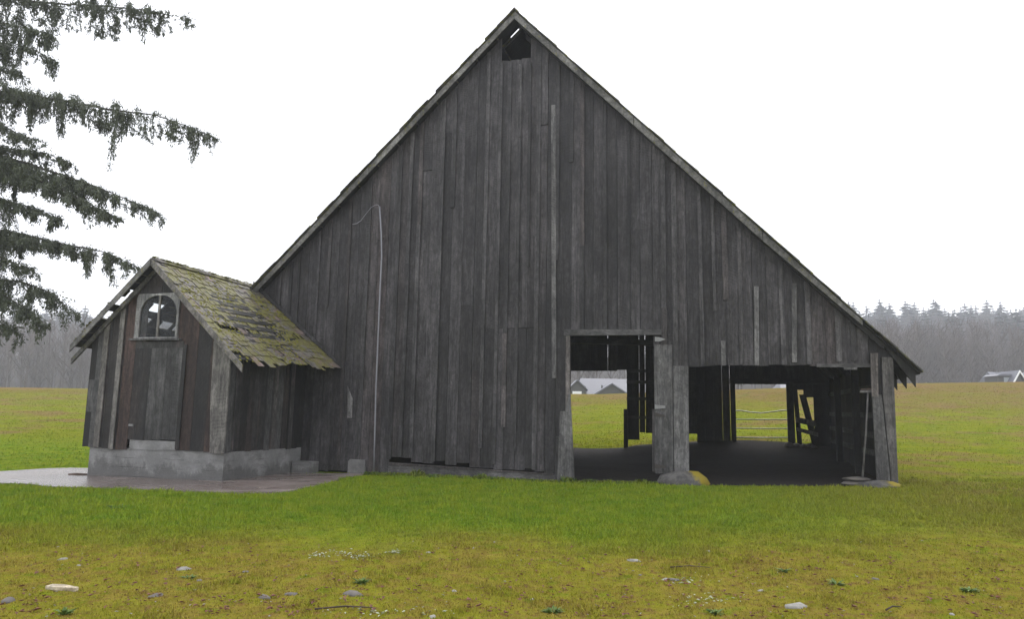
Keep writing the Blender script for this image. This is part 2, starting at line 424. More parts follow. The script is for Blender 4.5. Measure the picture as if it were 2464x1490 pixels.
class MB:
    def __init__(s): s.v = []; s.f = []
    def prism(s, pts, ext):
        n = len(pts); b = len(s.v); ext = Vector(ext); pts = [Vector(p) for p in pts]
        nrm = Vector((0, 0, 0))
        for i in range(n): nrm += pts[i].cross(pts[(i + 1) % n])
        if nrm.dot(ext) > 0: pts = pts[::-1]
        s.v += [Vector(p) for p in pts] + [Vector(p) + ext for p in pts]
        s.f += [tuple(b + i for i in range(n)), tuple(b + n + i for i in reversed(range(n)))]
        for i in range(n):
            j = (i + 1) % n; s.f.append((b + j, b + i, b + n + i, b + n + j))
        return s
    def bar(s, a, c, w, h, up=Vector((0, 0, 1))):
        """square bar from a to c"""
        a, c = Vector(a), Vector(c); d = (c - a).normalized(); r = d.cross(up)
        if r.length < 1e-4: r = Vector((1, 0, 0))
        r.normalize(); u = r.cross(d)
        return s.prism([a - r * w / 2 - u * h / 2, a + r * w / 2 - u * h / 2, a + r * w / 2 + u * h / 2, a - r * w / 2 + u * h / 2], c - a)
    def tube(s, pts, rad, seg=8):
        pts = [Vector(p) for p in pts]; b = len(s.v); n = len(pts)
        rads = rad if isinstance(rad, (list, tuple)) else [rad] * n
        for i, p in enumerate(pts):
            d = (pts[min(i + 1, n - 1)] - pts[max(i - 1, 0)]).normalized()
            r = d.cross(Vector((.13, .97, .2))).normalized(); u = r.cross(d)
            for k in range(seg):
                a = 2 * math.pi * k / seg; s.v.append(p + (r * math.cos(a) + u * math.sin(a)) * rads[i])
        for i in range(n - 1):
            for k in range(seg):
                k2 = (k + 1) % seg
                s.f.append((b + i * seg + k, b + i * seg + k2, b + (i + 1) * seg + k2, b + (i + 1) * seg + k))
        s.f.append(tuple(b + k for k in reversed(range(seg)))); s.f.append(tuple(b + (n - 1) * seg + k for k in range(seg)))
        return s
    def build(s, name, mat, parent=None, sm=False): return obj(name, s.v, s.f, mat, parent, sm)
def prism(name, pts, ext, mat, parent): return MB().prism(pts, ext).build(name, mat, parent)
def wallboard(name, poly, d, th, mat, parent):
    """polygon in (s,z) on the plane at depth d (its outer face), th thick towards the inside"""
    return prism(name, [W(s, d, z) for s, z in poly], N * th, mat, parent)
def quick(name, V, Fc, mat, parent=None, tri=True):
    """numpy mesh"""
    V = np.asarray(V, dtype=np.float32); Fc = np.asarray(Fc, dtype=np.int32); k = Fc.shape[1]
    if parent is not None: V = V - np.array(origin_of(parent), dtype=np.float32)
    me = bpy.data.meshes.new(name)
    me.vertices.add(len(V)); me.vertices.foreach_set('co', V.ravel())
    me.loops.add(Fc.size); me.loops.foreach_set('vertex_index', Fc.ravel())
    me.polygons.add(len(Fc)); me.polygons.foreach_set('loop_start', np.arange(len(Fc), dtype=np.int32) * k)
    me.update(calc_edges=True); me.validate()
    me.materials.append(mat)
    o = bpy.data.objects.new(name, me); col.objects.link(o); o.parent = parent
    return o
def rock_mesh(name, size, seed, mat, sub=2, rough=.28, flat_bottom=True):
    bm = bmesh.new(); bmesh.ops.create_icosphere(bm, subdivisions=sub, radius=1)
    for v in bm.verts:
        q = v.co * 1.3 + Vector((seed * 7.7, seed * 3.1, seed))
        k = 1 + rough * mnoise.noise(q) + rough * .5 * mnoise.noise(q * 2.7)
        v.co = Vector((v.co.x * size[0] * k, v.co.y * size[1] * k, v.co.z * size[2] * k))
        if flat_bottom and v.co.z < -.35 * size[2]: v.co.z = -.35 * size[2]
    me = bpy.data.meshes.new(name); bm.to_mesh(me); bm.free()
    me.polygons.foreach_set('use_smooth', [True] * len(me.polygons)); me.materials.append(mat)
    return me
def rock(name, loc, size, seed, mat, label, cat='stone', group=None, rz=None, rough=.28):
    o = bpy.data.objects.new(name, rock_mesh(name, size, seed, mat, rough=rough)); col.objects.link(o)
    o.location = loc; o.rotation_euler = (0, 0, random.uniform(0, 6) if rz is None else rz)
    return tag(o, label, cat, group)

# ------------------------------------------------------------------ terrain
ys = np.concatenate([np.linspace(-14, 4, 10), np.linspace(5, 40, 90)[0:], np.linspace(41, 112, 72), np.linspace(116, 480, 56)])
nx = 180
verts = []
for y in ys:
    half = min(1.25 * max(y, 0) + 32, 620)
    q = np.linspace(-1, 1, nx); xs = half * (0.55 * q + 0.45 * q ** 3)
    for x in xs: verts.append((x, y, ground(x, y)))
faces = [(r * nx + c, r * nx + c + 1, (r + 1) * nx + c + 1, (r + 1) * nx + c) for r in range(len(ys) - 1) for c in range(nx - 1)]
fo = obj('field', verts, faces, M_turf, None, True); tag(fo, kind='structure')

# =================================================================== THE BARN
barn = thing('barn', W(-7, 0, ground(*W(-7, 0, 0).xy)), 'tall weathered grey board and batten barn with two open doorways', 'barn')
# roof lines in the wall plane (s, z): apex, left eave, right eave
RO = -.32                                           # roof overhang in front of the wall
apex = S(1238, 22, RO); rgt = S(2218, 893, RO); lft_on = S(610, 690, RO)
kl = (apex[1] - lft_on[1]) / (apex[0] - lft_on[0]); kr = (apex[1] - rgt[1]) / (rgt[0] - apex[0])
def roof_z(s):                                      # top of the roof
    return apex[1] - (kl * (apex[0] - s) if s < apex[0] else kr * (s - apex[0]))
RT = .16                                            # vertical thickness of shakes and sheathing
s_L = S(455, 900, 0)[0]; s_R = 0.0
eaveL = s_L - .55; eaveR = rgt[0]
def wall_top(s): return roof_z(s) - RT - .02
def gz(s, d=0.0):
    p = W(s, d, 0); return ground(p.x, p.y)
sx = lambda px, py, d=0.0: S(px, py, d)[0]
zz = lambda px, py, d=0.0: S(px, py, d)[1]
# openings of the front (s0, s1, header z)
D1 = (sx(1372, 1000), sx(1573, 1000), zz(1470, 806))
D2 = (sx(1657, 1000), sx(2098, 1000), zz(1850, 881))
V1 = (sx(1208, 110), sx(1277, 110), zz(1242, 143))
sill0, sill1 = sx(935, 1120), sx(1334, 1150)
def front_bottom(s):
    if sill0 - .02 < s < sill1 + .02:
        a, b = zz(935, 1108), zz(1334, 1141); return a + (b - a) * (s - sill0) / (sill1 - sill0)
    if D1[1] - .01 < s < D2[0] + .01: return zz(1615, 1138)
    if s < sx(900, 1137): return gz(s) + .02
    return gz(s) + .02
def clip_top(s0, s1, top):
    pts = [(s1, top(s1)), (s0, top(s0))]
    if s0 < apex[0] - .01 and s1 > apex[0] + .01: pts.insert(1, (apex[0], top(apex[0])))
    return pts
breaks = [s_L, sx(722, 1000), sx(820, 1000), sill0, sx(1160, 900), V1[0], V1[1], sill1, D1[0], D1[1], D2[0], D2[1], s_R]
breaks = sorted(breaks)
joints = []
R1 = random.Random(3)
zj = zz(1220, 790)
for a, b in zip(breaks[:-1], breaks[1:]):
    n = max(1, round((b - a) / .31)); ed = [a]
    for i in range(1, n): ed.append(a + (b - a) * i / n + R1.uniform(-.035, .035))
    ed.append(b)
    for s0, s1 in zip(ed[:-1], ed[1:]):
        sm = (s0 + s1) / 2; joints.append(s0)
        g_ = R1.uniform(.002, .006)
        d = R1.uniform(-.012, .008)
        top = wall_top
        if V1[0] - .01 < sm < V1[1] + .01: top = lambda s: V1[2] + R1.uniform(-.02, .03)
        if D1[0] - .01 < sm < D1[1] + .01: bot = D1[2] + R1.uniform(-.0, .03)
        elif D2[0] - .01 < sm < D2[1] + .01: bot = D2[2] + R1.uniform(-.015, .03)
        elif sill0 < sm < sill1: bot = front_bottom(sm) + R1.choice([.0, .01, .02, .03, .09])
        else: bot = front_bottom(sm) + R1.uniform(0, .05)
        lean = R1.uniform(-.012, .012)
        def put(z0, z1fun, dd):
            pts = [(s0 + g_ + lean * .2, z0 + R1.uniform(-.01, .01)), (s1 - g_ + lean * .2, z0 + R1.uniform(-.01, .01))] + clip_top(s0 + g_, s1 - g_, z1fun)
            wallboard('board', pts, dd, .028, M_board, barn)
        if sx(1160, 790) - .05 < sm < sx(1285, 790) + .05 and bot < zj:
            put(bot, lambda s: zj - .012, d); put(zj + R1.uniform(0, .01), top, d + .004)
        elif R1.random() < .2 and bot < 2.0 and sm < D1[0] and top is wall_top and wall_top(sm) > 5:
            zb = R1.uniform(2.2, wall_top(sm) - 1.0)
            put(bot, lambda s: zb - .008, d); put(zb, top, d - .01)
        else: put(bot, top, d)
# battens
for s in joints[1:]:
    if R1.random() < .28: continue
    w = R1.uniform(.035, .065)
    if V1[0] - .05 < s < V1[1] + .05: zt = V1[2] - R1.uniform(.05, .2)
    else: zt = min(wall_top(s - w), wall_top(s + w)) - .01
    if D1[0] + .1 < s < D1[1] - .1: bot = D1[2] + .12
    elif D2[0] + .06 < s < D2[1] - .06: bot = D2[2] + R1.choice([-.03, 0.02, .04, .1])
    elif D1[1] - .05 < s < D2[0] + .05: bot = front_bottom((D1[1] + D2[0]) / 2) + R1.uniform(0, .05)
    else: bot = front_bottom(s) + R1.choice([.0, .03, .06, .12, .5, 1.1])
    segs = [(bot, zt)]
    if zt - bot > 4 and R1.random() < .55:
        c = R1.uniform(bot + 1.3, zt - 1.2); segs = [(bot, c - .006), (c, zt)]
        k = R1.random()
        if k < .28: segs = segs[1:]
        elif k < .5: segs = segs[:1]
    ln = R1.uniform(-.02, .02)
    for z0, z1 in segs:
        wallboard('batten', [(s - w + ln, z0), (s + w + ln, z0 + R1.uniform(-.008, .008)), (s + w, z1), (s - w, z1)], -.040 - R1.uniform(0, .01), .026, M_batten, barn)
# named pieces of the front
def piece(name, px, mat, d, th, parent=barn):
    return wallboard(name, [S(x, y, d) for x, y in px], d, th, mat, parent)
piece('batten', [(1327, 910), (1338, 910), (1336, 252), (1326, 252)], M_post, -.052, .02)
piece('header_board', [(1356, 808), (1592, 806), (1592, 793), (1356, 793)], M_beam, -.085, .05)
piece('jamb_board', [(1371, 938), (1382, 1158), (1340, 1160), (1347, 990), (1360, 990), (1371, 938)][::-1][:5], M_post, -.075, .05)
piece('jamb_board', [(1371, 808), (1371, 990), (1360, 990), (1361, 808)][::-1], M_post, -.060, .03)
piece('jamb_board', [(1338, 1050), (1345, 1050), (1345, 1159), (1334, 1159)], M_batten, -.066, .03)
piece('pier_board', [(1575, 1140), (1620, 1141), (1617, 830), (1574, 830)], M_post, -.062, .04)
piece('pier_board', [(1622, 1142), (1657, 1140), (1656, 881), (1619, 881)], M_post, -.055, .035)
for (x0, x1, yb) in ((1735, 1746, 880), (1815, 1826, 879), (1905, 1917, 872)):
    piece('batten', [(x0, yb), (x1, yb), (x1 - 1, yb - (60 if x0 < 1740 else 190)), (x0 - 1, yb - (60 if x0 < 1740 else 190))], M_post, -.056, .02)
piece('corner_board', [(2110, 1166), (2143, 1167), (2121, 950), (2098, 950)], M_post, -.085, .06)
piece('corner_board', [(2145, 1170), (2161, 1170), (2148, 860), (2121, 860), (2124, 952)], M_post, -.07, .05)
piece('corner_board', [(2097, 955), (2113, 955), (2112, 850), (2094, 850)], M_post, -.105, .03)
piece('header_board', [(1965, 884), (2094, 884), (2094, 876), (1965, 876)], M_beam, -.060, .03)
piece('patch_board', [(2030, 890), (2062, 890), (2062, 884), (2030, 884)], M_post, -.07, .02)
piece('patch_board', [(835, 1006), (846, 1006), (848, 960), (836, 930)], M_post, -.07, .02)
# foundation sill with its concrete block
piece('sill_beam', [(933, 1140), (1334, 1166), (1334, 1142), (933, 1113)], M_beam, -.055, .14)
piece('sill_beam', [(935, 1113.4), (1333, 1141.0), (1333, 1143.5), (935, 1119)], M_batten, -.085, .03)
# hinges
def hinge(px, mat):
    h = piece('hinge', px, mat, -.093, .008)
    return h
hinge([(1575, 822), (1587, 822), (1601, 817), (1587, 812), (1575, 811)], M_galvhinge)
hinge([(1575, 985), (1600, 983), (1600, 977), (1575, 974)], M_galvhinge)
hinge([(1575, 1003), (1598, 1004), (1599, 999), (1575, 993)], M_rust)
hinge([(1575, 1128), (1602, 1127), (1602, 1122), (1575, 1117)], M_rust)

# rake boards and roof
SLR = math.atan(kr); SLL = math.atan(kl)
def slope_pt(s, d, off):                              # point on the roof top at wall coordinate s, lowered by off
    return W(s, d, roof_z(s) - off)
def rake(s0, s1, hgt0, hgt1, d, th, mat, name='rake_board'):
    pts = [slope_pt(s0, d, .05), slope_pt(s1, d, .05), slope_pt(s1, d, .05 + hgt1), slope_pt(s0, d, .05 + hgt0)]
    if s0 > apex[0] - .01: pts = pts[::-1]
    return prism(name, pts, N * th, mat, barn)
rk = lambda f: apex[0] + (eaveR - apex[0]) * f
rake(apex[0], rk(.34), .22, .22, RO + .012, .03, M_rake)
rake(rk(.342), rk(.66), .22, .23, RO + .006, .03, M_rake)
rake(rk(.662), rk(.88), .23, .12, RO + .014, .03, M_rake)
lk = lambda f: apex[0] + (eaveL - apex[0]) * f
rake(apex[0], lk(.4), .20, .20, RO + .010, .03, M_rake)
rake(lk(.402), lk(.75), .20, .19, RO + .016, .03, M_rake)
rake(lk(.752), lk(1), .19, .18, RO + .009, .03, M_rake)
RB = DEPTH + .35
holes = []
for (hx, hy) in ((1242, 40), (1252, 66)):
    r = ray(hx, hy); best = None
    for i in range(4000):
        p = CAM + r * (12 + i * .005); s_, d_ = sd_of(p)
        if p.z > roof_z(s_) - .05 and d_ > 0: best = (s_, d_); break
    if best: holes.append(best)
R2 = random.Random(5)
def courses(sA, sB, n, mat):
    """overlapping shake courses from ridge sA to eave sB"""
    for i in range(n):
        a = sA + (sB - sA) * i / n; b = sA + (sB - sA) * (i + 1.35) / n
        if i == n - 1: b = sB
        ju = R2.uniform(-.03, .03); dz = R2.uniform(-.012, .012)
        spans = [(RO - .05 + ju * 1.6, RB)]
        for hs, hd in holes:
            lo, hi = min(a, b), max(a, b)
            if lo - .03 < hs < hi + .03:
                spans = [q for s_, e_ in spans for q in ((s_, hd - .08), (hd + .08, e_)) if q[1] > q[0] + .02]
        for d0, d1 in spans:
            za, zb = roof_z(a) - .01, roof_z(b) + .018
            v = [W(a, d0, za - .012), W(b, d0, zb - .045 + dz), W(b, d0, zb + dz), W(a, d0, za + .012)]
            if sB < sA: v = v[::-1]
            prism('shake_course', v, N * (d1 - d0), mat, barn)
courses(apex[0], eaveR, 34, M_shake); courses(apex[0], eaveL, 30, M_shake)
# skip sheathing below the shakes
for side, sB, n in ((1, eaveR, 22), (-1, eaveL, 18)):
    for i in range(n):
        a = apex[0] + (sB - apex[0]) * (i + .02) / n; b = apex[0] + (sB - apex[0]) * (i + .93) / n
        spans = [(RO + .05, RB - .03)]
        for hs, hd in holes:
            if min(a, b) - .12 < hs < max(a, b) + .12:
                spans = [q for s_, e_ in spans for q in ((s_, hd - .1), (hd + .1, e_)) if q[1] > q[0] + .02]
        for d0, d1 in spans:
            v = [slope_pt(a, d0, .10), slope_pt(b, d0, .10), slope_pt(b, d0, .06), slope_pt(a, d0, .06)]
            if side < 0: v = v[::-1]
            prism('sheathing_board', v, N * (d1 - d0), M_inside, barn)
# ridge caps
for i in range(14):
    d0 = RO - .06 + i * (RB - RO) / 14; d1 = d0 + (RB - RO) / 14 + .04
    h = .035 + .006 * (i % 2)
    v = [W(apex[0] - .13, d0, apex[1] - .13 * kl + h), W(apex[0], d0, apex[1] - .02), W(apex[0] + .13, d0, apex[1] - .13 * kr + h), W(apex[0], d0, apex[1] + h + .01)]
    prism('ridge_cap', v, N * (d1 - d0), M_shake, barn)
# rafters with plumb-cut tails
for i, d in enumerate(np.linspace(2.7, DEPTH - .2, 9)):
    dd = float(d)
    a, b = apex[0] + .03, eaveR - .07
    v = [slope_pt(a, dd, .10), slope_pt(a, dd, .32), slope_pt(b - .02, dd, .36), slope_pt(b, dd, .10)]
    prism('rafter', v, N * .05, M_inside, barn)
    a, b = apex[0] - .03, eaveL + .07
    v = [slope_pt(a, dd, .10), slope_pt(b, dd, .10), slope_pt(b + .02, dd, .36), slope_pt(a, dd, .32)]
    prism('rafter', v, N * .05, M_inside, barn)
# first rafter tails that show under the eave, with sharp points
for k, (tx, ty) in enumerate(((2204, 922), (2180, 922), (2150, 928))):
    d = (-.17, .72, 1.75)[k]
    b = eaveR - .10
    v = [slope_pt(b, d, .10), slope_pt(b - .01, d, .47), slope_pt(b - .62, d, .16), slope_pt(b - .62, d, .10)]
    prism('rafter_tail', v, N * .06, M_inside, barn)
    v = [slope_pt(b - .62, d, .10), slope_pt(b - .62, d, .26), slope_pt(apex[0] + .05, d, .30), slope_pt(apex[0] + .05, d, .10)]
    prism('rafter', v, N * .06, M_inside, barn)

# side walls (right wall shows on the inside)
R3 = random.Random(9)
def sidewall(s, mat, nb, gaps):
    ed = np.linspace(.04, DEPTH - .04, nb + 1)
    for a, b in zip(ed[:-1], ed[1:]):
        g_ = R3.uniform(.001, .004)
        zt = wall_top(s) - .03
        z0 = min(gz(s, a), gz(s, b)) + R3.uniform(-.02, .04)
        prism('board', [W(s, a + g_, z0), W(s, b - g_, z0), W(s, b - g_, zt), W(s, a + g_, zt)], UU * (-.03 if s > -1 else .03), mat, barn)
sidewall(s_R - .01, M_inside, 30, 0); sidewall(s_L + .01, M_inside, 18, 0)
for z in (.55, 1.0, 1.5, 2.2):
    prism('girt', [W(s_R - .06, .3, z + .0), W(s_R - .06, DEPTH - .1, z + .12), W(s_R - .06, DEPTH - .1, z + .26), W(s_R - .06, .3, z + .15)], UU * -.05, M_beam, barn)
for d in (3.5, 7.0):
    for s in (D1[0] - .2, (D1[1] + D2[0]) / 2 - .05, s_R - .25, -10.2):
        if d > 3 and abs(s - (D1[0] - .2)) < .01: continue
        z0 = gz(s, d)
        prism('post', [W(s - .09, d, z0 - .1), W(s + .09, d, z0 - .1), W(s + .09, d, min(4.6, wall_top(s) - .4)), W(s - .09, d, min(4.6, wall_top(s) - .4))], N * .18, M_inside, barn)
# back wall with its openings, read through the doorways at the depth of that wall
B = DEPTH
bs = lambda x, y=1000: S(x, y, B)[0]
bz = lambda x, y: S(x, y, B)[1]
BA = (bs(1340), bs(1508), bz(1440, 893)); BM = (bs(1508), bs(1676), bz(1590, 1044))
BG = (bs(1770), bs(1893), bz(1830, 925)); BL = (bs(1911), bs(1958), bz(1925, 930))
bbr = sorted([s_L, BA[0], BA[1], bs(1538), bs(1552.5), BM[1], bs(1738), bs(1757), BG[0], BG[1], BL[0], BL[1], s_R] + [bs(1462)])
R4 = random.Random(11)
slit = {round(bs(1538), 4): .014, round(bs(1552.5), 4): .020, round(bs(1757), 4): .016, round(bs(1738), 4): .008, round(bs(1462), 4): .012}
for a, b in zip(bbr[:-1], bbr[1:]):
    n = max(1, round((b - a) / .33)); ed = [a + (b - a) * i / n for i in range(n + 1)]
    for s0, s1 in zip(ed[:-1], ed[1:]):
        sm = (s0 + s1) / 2
        l = s0 + slit.get(round(s0, 4), .001) / 2; r_ = s1 - slit.get(round(s1, 4), .001) / 2
        bot = gz(sm, B) - .05
        if BA[0] < sm < BA[1]: bot = BA[2] + (0 if sm < BA[1] - .4 else .04)
        elif BM[0] < sm < BM[1]: bot = BM[2] + R4.uniform(-.03, .03) - (.25 if sm < BM[0] + .25 else 0)
        elif BG[0] < sm < BG[1]: bot = BG[2]
        elif BL[0] < sm < BL[1]: bot = BL[2] - (sm - BL[0]) * .8
        pts = [(l, bot), (r_, bot)] + clip_top(l, r_, wall_top)
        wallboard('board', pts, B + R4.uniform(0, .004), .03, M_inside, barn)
# bars crossing the slits from the inside
for y0 in (893, 920, 960, 1005):
    zc = bz(1545, y0)
    wallboard('girt', [(BM[0], zc - .06), (BM[1], zc - .06), (BM[1], zc + .06), (BM[0], zc + .06)], B - .06, .05, M_insideh, barn)
wallboard('door_post', [(bs(1501), gz(BA[1], B) - .05), (bs(1511), gz(BA[1], B) - .05), (bs(1511), bz(1505, 985)), (bs(1501), bz(1505, 985))], B - .12, .05, M_inside, barn)
wallboard('door_post', [(BG[0] - .12, gz(BG[0], B) - .05), (BG[0], gz(BG[0], B) - .05), (BG[0], BG[2] + .1), (BG[0] - .12, BG[2] + .1)], B - .16, .10, M_inside, barn)
wallboard('door_post', [(BG[1], gz(BG[1], B) - .05), (BL[0] - .02, gz(BG[1], B) - .05), (BL[0] - .02, BG[2] + .1), (BG[1], BG[2] + .1)], B - .16, .12, M_inside, barn)
wallboard('header_beam', [(BG[0] - .2, BG[2] + .01), (s_R - .2, BG[2] + .01), (s_R - .2, BG[2] + .2), (BG[0] - .2, BG[2] + .2)], B - .10, .08, M_insideh, barn)
# tie beams overhead
for d in (3.5, 7.0):
    prism('tie_beam', [W(-13.5, d, 4.2), W(-1.0, d, 4.2 if False else min(4.2, wall_top(-1.0) - .3)), W(-1.0, d, min(4.2, wall_top(-1.0) - .3) + .2), W(-13.5, d, 4.4)], N * .18, M_insideh, barn)

# leaning brace with two rails, beside the gate
brace = thing('leaning_ladder_frame', W(bs(1935), B - .5, gz(bs(1935), B - .5)), 'dark leaning boards with two short grey rails beside the metal gate', 'lumber')
db = B - .35
def bpx(name, px, th, mat, d=db): return prism(name, [W(*((S(x, y, d)[0]), d, S(x, y, d)[1])) for x, y in px], N * th, mat, brace)
bpx('leaning_board', [(1918, 1072), (1930, 1072), (1917, 930), (1907, 930)], .04, M_inside)
bpx('leaning_board', [(1954, 1072), (1970, 1074), (1938, 950), (1922, 950)], .04, M_inside, db + .05)
bpx('rail', [(1914, 1017), (1914, 1004), (1962, 1013), (1964, 1028)], .03, M_post, db - .06)
bpx('rail', [(1914, 1037), (1914, 1028), (1968, 1042), (1968, 1052)], .03, M_post, db - .06)

# tube gate in the back opening
gate = thing('metal_gate', W((BG[0] + BG[1]) / 2, B + .3, gz((BG[0] + BG[1]) / 2, B + .3)), 'galvanised tube gate with bowed top rail across the rear doorway', 'gate')
dg = B + .30
def gp(x, y): s_, z_ = S(x, y, dg); return W(s_, dg, z_)
MB().tube([gp(1764, 988), gp(1785, 989), gp(1805, 992.5), gp(1832, 994.5), gp(1858, 991.5), gp(1880, 988.5), gp(1898, 987)], .022).build('top_rail', M_steel, gate, True)
for y in (1009.5, 1031, 1053, 1075):
    MB().tube([gp(1764, y), gp(1830, y + .8), gp(1898, y + .6)], .019).build('rail', M_steel, gate, True)
for x in (1763, 1898):
    MB().tube([gp(x, 985), gp(x, 1080)], .02).build('upright', M_steel, gate, True)

# dirt floor of the barn
fv, ff = [], []
ns, nd = 40, 30
for i in range(nd + 1):
    for j in range(ns + 1):
        s = s_L + .1 + (s_R + .02 - s_L) * j / ns; d = .10 + (DEPTH + .25 - .10) * i / nd - (.22 if i == 0 and s > D2[0] else 0)
        bumpz = .05 * mnoise.noise(Vector((s * .8, d * .8, 0))) * min(1, i / 3) + .10 * smooth(d, 7.5, 10.5) * (1 if s > BM[0] else .2)
        p = W(s, d, 0); fv.append(W(s, d, ground(p.x, p.y) + .018 + max(0, bumpz)))
for i in range(nd):
    for j in range(ns):
        a = i * (ns + 1) + j; ff.append((a, a + 1, a + ns + 2, a + ns + 1))
tag(obj('barn_floor', fv, ff, M_dirt, None, True), kind='structure')
# rubble by the gate
for k, (px, py, sz) in enumerate(((1898, 1070, .20), (1915, 1068, .17), (1932, 1056, .13), (1945, 1066, .20), (1955, 1074, .15), (1940, 1080, .10))):
    s_, z_ = S(px, py, B - .75)
    s_ = clamp(s_, -6, -.3); zf = gz(s_, B - .75) + .10
    rock('rubble_stone', W(s_, B - .75 + .1 * (k % 2), zf + sz * .2), (sz, sz * .8, sz * (1.0 if k == 2 else .7)), 40 + k, M_stone,
         'grey rubble stone heaped beside the rear gate', 'stone', 'rubble heap beside the rear gate', rough=.5)

# stones under the posts
c = W(sx(1640, 1155), -.05, 0); rock('footing_stone', W(sx(1643, 1155), -.02, gz(sx(1640, 1155)) + .06), (.62, .36, .30), 3.3, M_moss,
     'large boulder with yellow moss under the pier between the doorways', 'boulder', rz=math.atan2(UU.y, UU.x))
rock('footing_stone', W(sx(2112, 1165), -.10, gz(sx(2112, 1165)) + .015), (.50, .32, .13), 5.1, M_moss,
     'flat mossy stone under the right corner posts of the barn', 'stone', rz=math.atan2(UU.y, UU.x))
for k, (px, dd, dz, sz, lab) in enumerate(((2058, .15, .05, (.30, .24, .07), 'lower flat slab of the two stacked beside the broom'), (2066, .18, .15, (.32, .22, .055), 'upper flat slab of the two stacked beside the broom'))):
    rock('flat_stone', W(sx(px, 1160), dd, gz(sx(px, 1160)) + dz), sz, 8 + k, M_stone, lab, 'stone', rz=math.atan2(UU.y, UU.x) + .2 * k, rough=.35)
# concrete block at the left foot of the wall
bl = S(836, 1132, -.10); br_ = S(877, 1132, -.10); bt = S(855, 1107, -.10)
tag(prism('concrete_block', [W(bl[0], -.10, gz(bl[0]) - .05), W(br_[0], -.10, gz(bl[0]) - .05), W(br_[0], -.10, bt[1]), W(bl[0] + .05, -.10, bt[1] + .01), W(bl[0], -.10, bt[1] - .05)], N * .08, M_block, None),
    'pale concrete block set under the boards left of the conduit', 'block')
# upturned broom leaning in the right doorway
bb = W(sx(2074, 1146), -.02, 0); bb.z = gz(sx(2074, 1146)) + .20
br_top = W(sx(2088, 942, -.02), -.02, zz(2088, 942, -.02))
broom = thing('push_broom', (bb.x, bb.y, bb.z), 'old push broom stood head up against the right doorway post', 'broom')
MB().tube([bb, bb.lerp(br_top, .5) + UU * .01, br_top], [.024, .022, .02], 8).build('handle', M_broom, broom, True)
MB().bar(br_top + UU * -.17 + Vector((0, 0, -.01)), br_top + UU * .17, .07, .05).build('broom_head', M_broom, broom)
MB().prism([br_top + UU * -.16 + N * -.03 + Vector((0, 0, .025)), br_top + UU * .16 + N * -.03 + Vector((0, 0, .025)), br_top + UU * .12 + N * -.03 + Vector((0, 0, .075)), br_top + UU * -.15 + N * -.03 + Vector((0, 0, .06))], N * .06).build('bristles', M_rotten, broom)

# conduit with its loose cable
cd = -.10
def cp(x, y, d=cd): s_, z_ = S(x, y, d); return W(s_, d, z_)
cz = cp(899, 1137)
con = thing('conduit_pipe', (cz.x, cz.y, ground(cz.x, cz.y)), 'thin grey conduit pipe with loose cable running up the barn front', 'pipe')
MB().tube([cp(899, 1138), cp(901, 1060), cp(904, 940), cp(909, 820), cp(914, 700), cp(918, 620), cp(917, 560), cp(913, 497)], .022, 8).build('pipe', M_pipe, con, True)
MB().tube([cp(913, 498), cp(909, 493), cp(903, 493), cp(893, 499), cp(880, 515), cp(868, 531), cp(858, 538), cp(848, 540)], [.008, .007, .007, .007, .007, .008, .011, .012], 6).build('cable', M_pipe, con, True)
for (x, y) in ((916, 574), (910, 768), (907, 880), (900, 1112)):
    MB().bar(cp(x - 6, y, -.065), cp(x + 6, y, -.065), .05, .03).build('pipe_strap', M_rust, con)

# =================================================================== THE SHED
Q = ground_hit(532, 1162); sR, dS = sd_of(Q)
sLf = S(208, 1140, dS)[0]
shed = thing('shed', W((sR + sLf) / 2, dS, ground(*W((sR + sLf) / 2, dS, 0).xy)), 'small leaning plank shed with mossy shingle roof and arched window', 'shed')
dF = dS - .32
A_f = S(364, 622, dF); E_f = S(576, 872, dF); L_f = S(170, 832, dF)
A_r = S(609, 690, -.06); E_r = S(819, 886, -.06)
L_r = (A_r[0] + (L_f[0] - A_f[0]), A_r[1] + (L_f[1] - A_f[1]))
def q3(a, d): return W(a[0], d, a[1])
def roofR(t, v, off=0.0):
    p = q3(A_f, dF).lerp(q3(E_f, dF), t).lerp(q3(A_r, -.06).lerp(q3(E_r, -.06), t), v)
    sag = -.05 * math.sin(math.pi * v) * math.sin(math.pi * t)
    return p + nR * (off + sag)
def roofL(t, v, off=0.0):
    p = q3(A_f, dF).lerp(q3(L_f, dF), t).lerp(q3(A_r, -.06).lerp(q3(L_r, -.06), t), v)
    return p + nL * off
nR = (q3(E_f, dF) - q3(A_f, dF)).cross(q3(A_r, -.06) - q3(A_f, dF)).normalized()
if nR.z < 0: nR = -nR
nL = (q3(L_f, dF) - q3(A_f, dF)).cross(q3(A_r, -.06) - q3(A_f, dF)).normalized()
if nL.z < 0: nL = -nL
vS = (dS - dF) / (-.06 - dF)                           # where the front wall sits under the roof
def shed_top(s, d=None):
    """underside of the roof above the wall coordinate s at depth d"""
    d = dS if d is None else d
    v = (d - dF) / (-.06 - dF)
    a = q3(A_f, dF).lerp(q3(A_r, -.06), v); ss, _ = sd_of(a)
    if s >= ss:
        e = q3(E_f, dF).lerp(q3(E_r, -.06), v)
    else:
        e = q3(L_f, dF).lerp(q3(L_r, -.06), v)
    es, _ = sd_of(e)
    k = (s - ss) / (es - ss)
    return a.z + (e.z - a.z) * k - .10
SA = sd_of(q3(A_f, dF).lerp(q3(A_r, -.06), vS))[0]
R5 = random.Random(21)
